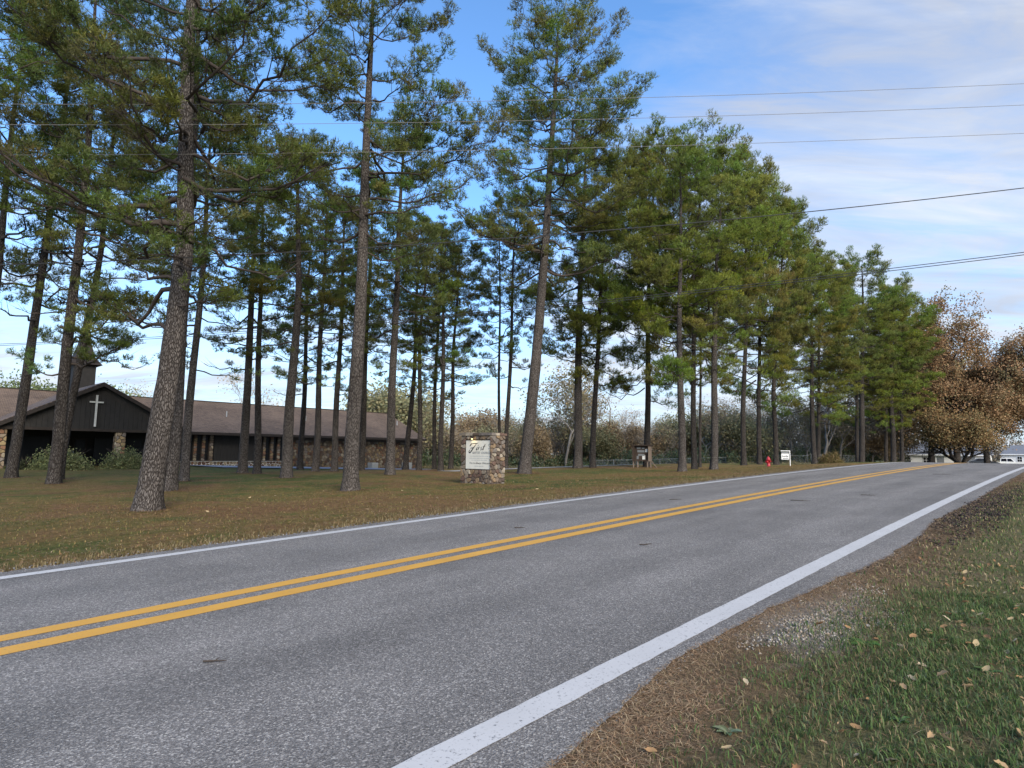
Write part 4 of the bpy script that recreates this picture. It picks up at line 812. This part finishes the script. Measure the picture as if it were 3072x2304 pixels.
# chain link fence
def fence(px0, px1, Y0, Y1, label, h=1.2):
    a = Vector(((px0 - 1536) / 1850 * Y0, Y0, 0)); b_ = Vector(((px1 - 1536) / 1850 * Y1, Y1, 0)); root = empty('chain_link_fence', (a.x, a.y, 0), 0, label, 'fence'); d = b_ - a; n = int(d.length / 3); mw = MB()
    P = [Vector((d.x * i / n, d.y * i / n, ter(a.x + d.x * i / n, a.y + d.y * i / n))) for i in range(n + 1)]
    pm = MB().tube([(0, 0, -.3), (0, 0, h + .05)], .03, 8).mesh('post', M_GALV)
    for p in P: ob('post', pm, root, p)
    mb = MB()
    for p, q_ in zip(P, P[1:]):
        mb.tube([p + Vector((0, 0, h)), q_ + Vector((0, 0, h))], .022, 6)
        for i in range(15):
            for sg_ in (0, 1):
                f0 = i / 15; f1 = min(1, (i + 6) / 15) if not sg_ else max(0, (i - 6) / 15); zt = h * abs(f1 - f0) * 15 / 6
                mw.tube([p.lerp(q_, f0) + Vector((0, 0, .04)), p.lerp(q_, f1) + Vector((0, 0, .04 + zt * .95))], .006, 3, cap=False)
    mb.obj('top_rail', M_GALV, root); o = mw.obj('wire_mesh', M_GALV, root); return root
fence(1770, 2420, 76, 84, 'galvanised chain link fence before the far wood, behind message board and hydrant', 1.25)
fence(2430, 2590, 78, 92, 'short run of chain link fence behind the tan grass clump', 1.25)

# ------------------------------------------------------------------ houses, vehicles, bin beyond the crest
M_HWALL = noisy('white_clapboard', (.62, .62, .61), (.72, .72, .71), 2, .7, 0); M_HROOF = noisy('grey_shingle_roof', (.13, .14, .16), (.19, .20, .23), 6, .9, .2)
def house(px, Y, W, D, hw, hr, rz, label, wins, zb=None, hip=False):
    X = (px - 1536) / 1850 * Y; zb = gz(X, Y) if zb is None else zb; r = empty('house', (X, Y, zb), rz, label, 'house')
    wall = MB().box(-W / 2, W / 2, 0, D, -.5, hw).obj('wall', M_HWALL, r)
    mb = MB(); o_ = .35; i_ = W * .2 if hip else 0
    mb.poly([(-W / 2 - o_, -o_, hw), (W / 2 + o_, -o_, hw), (W / 2 + o_, D + o_, hw), (-W / 2 - o_, D + o_, hw), (-W / 2 - o_ + i_, D / 2, hw + hr), (W / 2 + o_ - i_, D / 2, hw + hr)], [(0, 1, 5, 4), (2, 3, 4, 5), (1, 2, 5), (3, 0, 4), (3, 2, 1, 0)]); mb.obj('roof', M_HROOF, r)
    MB().box(-W / 2 - o_, W / 2 + o_, -o_ - .04, -o_ - .005, hw - .2, hw).obj('gutter', M_WHITE, r)
    for (x_, z_, w_, h_, dr) in wins:
        if dr: dd = MB().box(x_, x_ + w_, -.06, -.002, -.1, h_).obj('door', M_GREYI, r); continue
        f_ = MB(); f_.box(x_, x_ + .07, -.05, -.002, z_, z_ + h_); f_.box(x_ + w_ - .07, x_ + w_, -.05, -.002, z_, z_ + h_); f_.box(x_ + .07, x_ + w_ - .07, -.05, -.002, z_, z_ + .07); f_.box(x_ + .07, x_ + w_ - .07, -.05, -.002, z_ + h_ - .07, z_ + h_); f_.box(x_ + .07, x_ + w_ - .07, -.045, -.004, z_ + h_ / 2 - .03, z_ + h_ / 2 + .03); f_.box(x_ + w_ / 2 - .02, x_ + w_ / 2 + .02, -.04, -.006, z_ + .07, z_ + h_ - .07)
        fo = f_.obj('window', M_WHITE, r); MB().box(x_ + .07, x_ + w_ - .07, -.02, -.008, z_ + .07, z_ + h_ - .07).obj('pane', M_GLASSD, fo)
    return r
house(3085, 128, 9.5, 8, 2.75, 1.9, rad(-42), 'white clapboard house with blue grey roof at the right edge beyond the pickup', [(-2.2, 1.1, .85, 1.15, 0), (.6, 1.1, .85, 1.15, 0)], zb=-1.75, hip=True)
house(2775, 112, 9, 8, 2.5, 2.4, rad(-38), 'low white house with grey roof behind the pines at the road crest', [(-3.4, .9, 1., 1.1, 0), (1.6, 0, .95, 2.05, 1), (-.6, .9, 1., 1.1, 0)], zb=-1.85)
house(2895, 118, 7, 6, 2.5, 1.5, rad(-40), 'white garage wall glimpsed behind the low orange brown tree', [(-1.2, 0, 2.4, 2.1, 1)], zb=-1.85)
sx_, sy_ = (2622 - 1536) / 1850 * 98, 98
sh = empty('open_shed', (sx_, sy_, -1.9), rad(-25), 'small open shed with sloping dark roof left of the pine trio', 'shed'); MB().prism([(-1., -1.2, 2.2), (1.2, -1.2, 2.6), (1.2, -1.2, 2.68), (-1., -1.2, 2.28)], (0, 2.6, 0)).obj('roof', M_KIOSK, sh)
for x_, y_ in ((-.85, -1.0), (1., -1.), (-.85, 1.), (1., 1.)): MB().box(x_ - .05, x_ + .05, y_ - .05, y_ + .05, -.1, 2.2 if x_ < 0 else 2.52).obj('post', M_WHITE, sh)
M_PGREEN = noisy('pale_green_paint', (.45, .52, .36), (.52, .58, .42), 5, .6, 0)
bx_ = empty('garden_bin', ((2632 - 1536) / 1850 * 95, 95, -1.85), rad(-20), 'pale green bin in front of the small open shed', 'bin'); MB().prism([(-.42, -.35, 0), (.42, -.35, 0), (.5, -.35, 1.25), (-.5, -.35, 1.25)], (0, .7, 0)).obj('body', M_PGREEN, bx_); MB().box(-.54, .54, -.4, .4, 1.25, 1.33).obj('lid', M_PGREEN, bx_)
M_TYRE, t, b = mat('tyre', (.015, .015, .015), .9); M_CARD, t, b = mat('dark_car_paint', (.03, .035, .045), .25, spec=.6); M_CARW, t, b = mat('white_car_paint', (.72, .72, .71), .3, spec=.6); M_LAMP, t, b = mat('headlamp_glass', (.6, .6, .6), .1)
def vehicle(name, px, Y, rz, profile, cabin, Wd, m, label, catg, wheels, L_, glass, zb):
    X = (px - 1536) / 1850 * Y; r = empty(name, (X, Y, zb), rz, label, catg)
    MB().prism([(x_, -Wd / 2, z_) for x_, z_ in profile], (0, Wd, 0)).obj('body', m, r)
    mb = MB(); n = len(cabin); w0, w1 = Wd / 2 - .04, Wd / 2 - .2; zmn = min(z_ for _, z_ in cabin); V = []
    for sgn in (-1, 1):
        for x_, z_ in cabin: V.append((x_, sgn * (w0 if z_ == zmn else w1), z_))
    mb.poly(V, [tuple(range(n)), tuple(range(2 * n - 1, n - 1, -1))] + [((i + 1) % n, i, n + i, n + (i + 1) % n) for i in range(n)]); mb.obj('cabin', m, r)
    for g_ in glass:
        mb = MB()
        for sgn in (-1, 1):
            pts_ = [(x_, sgn * (w0 + (w1 - w0) * (z_ - zmn) / (max(z2 for _, z2 in cabin) - zmn) + .008), z_) for x_, z_ in g_]; mb.poly(pts_, [tuple(range(len(g_)))])
        mb.obj('side_window', M_GLASSD, r)
    for x_ in wheels:
        for sgn in (-1, 1):
            w_ = MB().lathe([(0, -.11), (.3, -.11), (.34, -.08), (.34, .08), (.3, .11), (0, .11)], (x_, sgn * (Wd / 2 - .1), .34), 16, axis='y').obj('wheel', M_TYRE, r); MB().lathe([(0, -.012), (.19, -.012), (.19, .012), (0, .012)], (x_, sgn * (Wd / 2 + .01), .34), 12, axis='y').obj('rim', M_GALV, w_)
    for sgn in (-1, 1): MB().box(L_[1] - .02, L_[1] + .03, sgn * (Wd / 2 - .35) - .15, sgn * (Wd / 2 - .35) + .15, .68, .84).obj('headlight', M_LAMP, r)
    return r
vehicle('pickup_truck', 3012, 119, rad(-38), [(-2.7, .4), (2.6, .4), (2.65, .75), (2.55, 1.05), (1.2, 1.12), (-2.7, 1.12)], [(-1.0, 1.12), (1.35, 1.12), (.75, 1.85), (-.85, 1.88)], 1.9, M_CARW, 'white crew cab pickup parked before the white house at the right edge', 'pickup truck', (-1.7, 1.7), (-2.7, 2.62),
        [[(-.85, 1.2), (.02, 1.2), (.02, 1.74), (-.78, 1.76)], [(.12, 1.2), (1.1, 1.2), (.65, 1.74), (.12, 1.74)]], gz(95., 119) + .12)
vehicle('dark_car', 2944, 112, rad(-30), [(-2.2, .3), (2.2, .3), (2.25, .65), (1.9, .85), (1.0, .98), (-1.9, 1.0), (-2.25, .8)], [(-1.75, .97), (1.15, .97), (.3, 1.45), (-.95, 1.45)], 1.78, M_CARD, 'dark saloon car parked left of the white pickup under the arching tree', 'car', (-1.35, 1.35), (-2.2, 2.23),
        [[(-1.3, 1.03), (-.35, 1.03), (-.35, 1.38), (-.9, 1.38)], [(-.28, 1.03), (.9, 1.03), (.3, 1.38), (-.28, 1.38)]], gz(85.5, 112) + .1)

# ------------------------------------------------------------------ overhead wires
M_WIRE, t, b = mat('bare_wire', (.20, .19, .18), .5, spec=.5); M_CABLE, t, b = mat('black_cable', (.03, .03, .03), .6)
def ray(px, py):
    dx, dy = px - 1536, py - 1152; u_ = dx * math.cos(ROLL) + dy * math.sin(ROLL); v_ = -dx * math.sin(ROLL) + dy * math.cos(ROLL); c, s = math.cos(PITCH), math.sin(PITCH)
    d = Vector((u_ / 1850, c + s * v_ / 1850, s - c * v_ / 1850)); return d / d.y
def wire(pL, YL, pR, YR, sag, r, m, label, pair=0.):
    a = ray(*pL) * YL; b_ = ray(*pR) * YR; d = b_ - a; A = a - d * .9; B = b_ + d * .5; mb = MB()
    for k_ in ((0,) if not pair else (0, pair)):
        pts = []
        for i in range(41):
            f_ = i / 40; p = A.lerp(B, f_); q_ = (f_ * 2.4 - .9); p.z += -sag * (4 * .25 - 4 * (q_ - .5) ** 2) - k_; pts.append(p)
        mb.tube(pts, r, 5)
    o = mb.obj('power_line', m); tag(o, label, 'wire', 'overhead wires')
wire((0, 312), 14, (3072, 251), 15, .18, .0055, M_WIRE, 'topmost of the thin overhead wires crossing the sky')
wire((0, 374), 14, (3072, 315), 15, .16, .0055, M_WIRE, 'second overhead wire from the top')
wire((0, 465), 14.2, (3072, 400), 15, .14, .0055, M_WIRE, 'third overhead wire from the top')
wire((0, 795), 15, (3072, 564), 15.5, .30, .013, M_CABLE, 'single black cable, fourth overhead line from the top')
wire((0, 1032), 27, (3072, 757), 16, .40, .011, M_CABLE, 'lowest overhead line, a close pair of cables', .07)

# ------------------------------------------------------------------ verge: grass, needles, gravel, leaves
rng = np.random.default_rng(77)
def samp(n, s0, s1, t0, t1, dens, zf):
    s = rng.uniform(s0, s1, n); t_ = rng.uniform(t0, t1, n); k = rng.random(n) < dens(s, t_); return s[k], t_[k]
def green(s, t_):
    e = redge(s) - t_; g = vnoise(s * 1.3, t_ * 1.3, 41) * .6 + vnoise(s * 4, t_ * 4, 42) * .4; return np.clip((e - .3) / 1.0, .0, 1) * np.clip((g - .30) * 4.5, .22, 1)
def blob_n(s, t_, s0, t0, rs, rt): return np.clip(1.6 - 1.3 * np.sqrt(((s - s0) / rs) ** 2 + ((t_ - t0) / rt) ** 2) + (vnoise(s * 3, t_ * 3, 50) - .5), 0, 1)
def needles(s, t_):
    e = redge(s) - t_; g = vnoise(s * 1.1, t_ * 1.6, 43); return np.clip(1.05 - e / .75 + (g - .5) * 1.1, .04, 1) * (e > -.03) * (1 - .8 * blob_n(s, t_, 5.7, 1.75, 1.3, .4))
def blades(name, s, t_, h, w, cols, lean, zf, lab, tall=None):
    n = len(s); X, Y = rxy(s, t_); Z = zf(s, t_) - .004; P = np.stack([X, Y, Z], 1); a = rng.uniform(0, 2 * PI, n); hh = h * rng.uniform(.5, 1.35, n); ln_ = rng.uniform(.15, 1, n) * lean * hh
    d = np.stack([np.cos(a), np.sin(a), np.zeros(n)], 1); sd_ = np.stack([-np.sin(a), np.cos(a), np.zeros(n)], 1) * (w * rng.uniform(.6, 1.3, n) / 2)[:, None]; up = np.array([0, 0, 1.])
    m1 = P + d * (ln_ * .35)[:, None] + up * (hh * .6)[:, None]; m2 = P + d * ln_[:, None] + up * (hh * rng.uniform(.55, 1.0, n))[:, None]
    V = np.stack([P - sd_, P + sd_, m1 + sd_ * .8, m1 - sd_ * .8, m2], 1).reshape(-1, 3); i = np.arange(n)[:, None] * 5; Q = i + np.array([[0, 1, 2, 3]]); T3 = i + np.array([[3, 2, 4]])
    C = np.array(cols)[rng.integers(0, len(cols), n)] * rng.uniform(.7, 1.35, (n, 1)); o = ob(name, npmesh(name, V, [Q, T3], M_BLADE, np.repeat(C, 5, 0))); tag(o, lab, kind='stuff'); return o
GC = ((.105, .155, .05), (.075, .125, .04), (.09, .14, .045), (.06, .10, .035), (.12, .15, .06), (.10, .135, .07))
DC = ((.26, .20, .11), (.20, .165, .085), (.17, .165, .07), (.32, .25, .15))
s, t_ = samp(165000, .8, 7.5, -3.4, 2.1, green, vz); blades('verge_grass', s, t_, .05, .0062, GC + GC + DC[:2], 1.35, vz, 'green grass growing on the near verge')
s, t_ = samp(48000, .8, 9, -3.4, 2.2, lambda s, t_: np.clip(.55 * (redge(s) - t_ > .1), 0, 1) * np.ones_like(s), vz); blades('dry_grass', s, t_, .03, .004, DC + DC + ((.10, .115, .04),), 1.3, vz, 'short dry grass stubble on the near verge')
s, t_ = samp(60000, 7.3, 26, -6, 2.1, lambda s, t_: np.clip((redge(s) - t_) * 1.5, 0, 1) * (.4 + .6 * vnoise(s * .8, t_ * .8, 44)), vz); blades('verge_grass', s, t_, .05, .012, GC[:3] + DC + ((.09, .10, .035),) * 2, .8, vz, 'mixed green and dry grass on the verge further along the road')
s, t_ = samp(52000, -3, 40, 10.15, 24, lambda s, t_: np.clip(1.25 - (t_ - 10) / 14, .1, 1) * .8, lz); blades('lawn_grass', s, t_, .045, .016, ((.19, .135, .058), (.165, .135, .05), (.12, .125, .042), (.21, .14, .07), (.16, .115, .05)), .8, lz, 'short grass blades of the church lawn')
s, t_ = samp(26000, -3, 40, 10.1, 10.75, lambda s, t_: np.clip(1 - (t_ - 10.1) / .7, 0, 1), lz); blades('dry_grass', s, t_, .075, .014, ((.23, .185, .10), (.20, .16, .085), (.19, .13, .075)), 1., lz, 'tan dry grass fringe along the far road edge')
def litter(name, n, s0, s1, t0, t1, dens, zf, ln, w, cols, lab, lift=.012):
    s, t_ = samp(n, s0, s1, t0, t1, dens, zf); n = len(s); X, Y = rxy(s, t_); Z = zf(s, t_) + rng.uniform(.001, lift, n); P = np.stack([X, Y, Z], 1); a = rng.uniform(0, 2 * PI, n); l = ln * rng.uniform(.6, 1.3, n)
    d = np.stack([np.cos(a), np.sin(a), rng.normal(size=n) * .16], 1) * l[:, None] / 2; sd_ = np.stack([-np.sin(a), np.cos(a), np.zeros(n)], 1) * w / 2; c = P + np.array([0, 0, .006]) + sd_ * rng.uniform(-3, 3, (n, 1))
    V = np.stack([P - d, c - sd_, c + sd_, P + d], 1).reshape(-1, 3); i = np.arange(n)[:, None] * 4; F = np.concatenate([i + np.array([[0, 1, 2]]), i + np.array([[2, 1, 3]])]); C = np.array(cols)[rng.integers(0, len(cols), n)] * rng.uniform(.6, 1.4, (n, 1))
    o = ob(name, npmesh(name, V, [F], M_LITTER, np.repeat(C, 4, 0))); tag(o, lab, kind='stuff')
NC = ((.29, .19, .115), (.23, .15, .09), (.35, .245, .15), (.16, .11, .075), (.27, .155, .085), (.40, .30, .18))
litter('pine_needles', 110000, 1.5, 8, -.8, 2.3, needles, vz, .085, .0032, NC, 'reddish brown pine needles drifted along the pavement edge')
litter('pine_needles', 60000, 8, 30, .6, 2.2, lambda s, t_: needles(s, t_) * .8, vz, .11, .009, NC, 'brown pine needles along the verge further away')
litter('pine_needles', 40000, -2, 40, 10.0, 13, lambda s, t_: np.clip(1 - (t_ - 10.3) / 3, 0, 1) * vnoise(s * .7, t_, 45), lz, .1, .012, NC, 'brown pine needles on the lawn beside the road')
litter('pine_needles', 90000, -2, 38, 10.6, 30, lambda s, t_: np.clip(vnoise(s * .35, t_ * .35, 46) * 1.6 - .5, 0, 1), lz, .11, .014, ((.24, .15, .08), (.30, .19, .10), (.18, .11, .07)), 'drifts of brown pine needles over the church lawn')
_ps = np.array([(p[1], p[2], p[4]) for p in PINES if p[2] < 50])
def around(s, t_):
    X, Y = rxy(s, t_); d = np.min(np.sqrt((X[:, None] - _ps[:, 0]) ** 2 + (Y[:, None] - _ps[:, 1]) ** 2) - _ps[:, 2], 1); return np.clip(1.1 - d / .9, 0, 1) * (d > -.05)
litter('pine_needles', 420000, 0, 42, 14, 40, around, lz, .12, .016, ((.22, .13, .07), (.28, .165, .09), (.15, .09, .055)), 'rings of needle litter round the pine trunks', .03)
def pebbles(name, n, s0, s1, t0, t1, dens, zf, r, cols, lab):
    s, t_ = samp(n, s0, s1, t0, t1, dens, zf); n = len(s); X, Y = rxy(s, t_); P = np.stack([X, Y, zf(s, t_) + r * .2], 1)
    O = np.array([[1, 0, 0], [0, 1, 0], [-1, 0, 0], [0, -1, 0], [0, 0, .8], [0, 0, -.6]]); rs = r * rng.uniform(.5, 1.5, (n, 1, 1)); V = P[:, None] + O[None] * rs * rng.uniform(.65, 1.3, (n, 6, 1)); a = rng.uniform(0, 6.3, n)
    i = np.arange(n)[:, None] * 6; T3 = np.array([(0, 1, 4), (1, 2, 4), (2, 3, 4), (3, 0, 4), (1, 0, 5), (2, 1, 5), (3, 2, 5), (0, 3, 5)]); F = (i[:, :, None] + T3[None]).reshape(-1, 3)
    C = np.array(cols)[rng.integers(0, len(cols), n)] * rng.uniform(.6, 1.3, (n, 1)); o = ob(name, npmesh(name, V.reshape(-1, 3), [F], M_GRAVEL, np.repeat(C, 6, 0))); tag(o, lab, kind='stuff')
PC = ((.30, .27, .235), (.37, .33, .29), (.22, .19, .16), (.30, .24, .185))
pebbles('gravel', 12000, 4.0, 8.2, .8, 2.25, lambda s, t_: blob_n(s, t_, 5.9, 1.75, 1.25, .45) * (vnoise(s * 5, t_ * 5, 60) > .35), vz, .0095, PC, 'pale crushed gravel patch at the pavement edge')
pebbles('gravel', 7000, 1.5, 30, 1.7, 2.3, lambda s, t_: np.clip(1 - np.abs(redge(s) - t_) / .15, 0, .8), vz, .007, ((.2, .2, .2), (.13, .13, .14), (.28, .27, .26)), 'loose grey chippings along the near pavement edge')
pebbles('gravel', 9000, -3, 34, 9.95, 10.4, lambda s, t_: np.clip(1 - np.abs(ledge(s) - t_) / .25, 0, .9), lambda s, t_: lz(s, t_) + .02, .014, ((.2, .2, .21), (.15, .15, .16), (.27, .26, .26)), 'loose grey chippings along the far pavement edge')
pebbles('dark_clods', 4500, 10, 26, 1.0, 2.15, lambda s, t_: blob_n(s, t_, 17, 1.65, 6, .45), vz, .025, ((.05, .04, .035), (.035, .03, .03), (.08, .06, .05)), 'dark crumbled soil and leaf mould along the verge')
# fallen leaves: one object each, meshes shared
def leaf_mesh(seed, col):
    r2 = random.Random(seed); mb = MB(); L_, W_ = .042, .026; cur = r2.uniform(.3, .9); pts = []
    out = [(-1, 0), (-.7, .55), (-.25, .95), (.2, .75), (.55, .85), (.75, .3), (1.05, 0)]
    for x_, y_ in out: pts.append((x_ * L_, y_ * W_ * r2.uniform(.8, 1.15), abs(y_) * cur * .02 + x_ * x_ * .012 * r2.uniform(-.4, 1.4)))
    mid = [(x_ * L_, 0, x_ * x_ * .01) for x_, _ in out[1:-1]]; low_ = [(x_ * L_, -y_ * W_ * r2.uniform(.8, 1.1), abs(y_) * cur * .024 + x_ * x_ * .01) for x_, y_ in out[1:-1]]
    V = pts + mid + low_; F = [(0, 7, 1), (0, 12, 7)] + [(i + 1, 7 + i, 8 + i, i + 2) for i in range(4)] + [(7 + i, 12 + i, 13 + i, 8 + i) for i in range(4)] + [(5, 11, 6), (11, 16, 6)]
    mb.poly(V, F, col); return mb.mesh('fallen_leaf', M_LEAF, True, True)
LMS = [leaf_mesh(i, c) for i, c in enumerate(((.44, .30, .17), (.50, .38, .22), (.36, .20, .10), (.40, .24, .12), (.52, .42, .29), (.30, .17, .09)))]
LLB = ['pale tan curled leaf lying in the verge grass', 'straw coloured curled leaf lying in the verge grass', 'rust brown dry leaf lying in the verge grass', 'orange tan dry leaf lying in the verge grass', 'cream coloured dry leaf lying in the verge grass', 'dark brown dry leaf lying in the verge grass']
r3 = random.Random(12); n = 0
while n < 260:
    s = r3.uniform(1.2, 9.5); t_ = r3.uniform(-3.2, 1.75)
    X, Y = rxy(s, t_)
    if Y < 1.3 or X / Y > .95 or X / Y < -.1 or (t_ > 1.1 and r3.random() < .75): continue
    k = r3.choice([0, 0, 1, 1, 2, 3, 3, 4, 5]); o = ob('fallen_leaf', LMS[k], None, (X, Y, float(vz(s, t_)) + r3.uniform(.012, .04))); o.rotation_euler = (r3.uniform(-.6, .6), r3.uniform(-.6, .6), r3.uniform(0, 6.3)); q_ = r3.uniform(.4, .95); o.scale = (q_, q_ * r3.uniform(.7, 1.1), q_)
    tag(o, LLB[k], 'leaf', 'fallen leaves on the near verge'); n += 1
for i in range(46):
    s = r3.uniform(2, 22); t_ = r3.uniform(10.8, 19); X, Y = rxy(s, t_); k = r3.choice([0, 1, 4, 1]); o = ob('fallen_leaf', LMS[k], None, (X, Y, float(lz(s, t_)) + .035)); o.rotation_euler = (r3.uniform(-.5, .5), r3.uniform(-.5, .5), r3.uniform(0, 6.3)); o.scale = (1.15, 1.15, 1.15)
    tag(o, 'pale dry leaf lying on the church lawn', 'leaf', 'fallen leaves on the lawn')


# twigs on the road and broad-leaved weeds in the verge
def twig(s_, te, ln, seed, label):
    r4 = random.Random(seed); X, Y = rxy(s_, te); z_ = float(ter_st(s_, te)) + (.04 if 2.2 < te < 9.9 else .05); mb = MB(); a_ = r4.uniform(-.5, .5); p = [(ln * (i / 4 - .5), ln * .08 * r4.uniform(-1, 1), .004) for i in range(5)]
    mb.tube(p, [.009, .008, .007, .005, .003], 5); mb.tube([p[2], (p[2][0] + ln * .15, p[2][1] + ln * .14, .02)], [.005, .002], 4); o = mb.obj('fallen_twig', M_TWIG); o.location = (X, Y, z_); o.rotation_euler = (0, 0, a_); tag(o, label, 'twig', 'twigs lying on the road')
TWIGS = [(14.47, 7.69, .35, 'dark twig on the far lane, beyond the yellow lines opposite the message board'), (15.97, 5.16, .45, 'longest dark twig on the near lane, halfway to the crest'), (8.21, 4.85, .22, 'short twig in the middle of the near lane'),
         (30.87, 4.45, .6, 'twig on the near lane close to the road crest'), (18.5, 4.28, .35, 'twig on the near lane just before the longest one'), (2.0, 4.77, .16, 'small twig on the near lane at the lower left'), (8.34, 7.47, .2, 'small twig on the far lane, nearest the yellow lines')]
WEEDS = [(3.36, 1.50, 10, .08, (.17, .21, .11), 'pale grey green rosette weed at the bottom edge of the verge'), (5.36, 1.30, 14, .13, (.10, .19, .05), 'bright green clump of broad grass beside the gravel patch'), (5.21, .55, 8, .08, (.09, .17, .06), 'small green weed among leaves right of the gravel patch'), (4.08, .84, 9, .08, (.11, .18, .07), 'low green weed near the lower right corner'), (6.6, .9, 7, .07, (.16, .22, .13), 'grey green weed further up the verge')]
for i, (a_, b_, ln, lb) in enumerate(TWIGS): twig(a_, b_, ln, i, lb)
def weed(s_, te, n, L_, col, label):
    X, Y = rxy(s_, te); r4 = random.Random(int(s_ * 100)); root = empty('weed', (X, Y, float(vz(s_, te)) - .005), 0, label, 'weed')
    for i in range(n):
        a_ = i * 2.4 + r4.uniform(-.3, .3); l = L_ * r4.uniform(.6, 1.1); w_ = l * .22; c, s2 = math.cos(a_), math.sin(a_); up = r4.uniform(.3, .7); mb = MB(); V = []
        for f_, ww in ((0, .2), (.3, .8), (.6, 1.), (.85, .6), (1, .02)):
            r_ = l * f_; z_ = l * up * f_ * (1.2 - f_ * .9)
            for sg_ in (-1, 0, 1): V.append((c * r_ - s2 * ww * w_ * sg_, s2 * r_ + c * ww * w_ * sg_, z_ + (.006 if sg_ else 0)))
        mb.poly(V, [(k * 3 + j, k * 3 + j + 1, k * 3 + j + 4, k * 3 + j + 3) for k in range(4) for j in range(2)], tuple(x * r4.uniform(.8, 1.2) for x in col)); mb.obj('leaf', M_LEAF, root, True, True)
for a_ in WEEDS: weed(*a_)
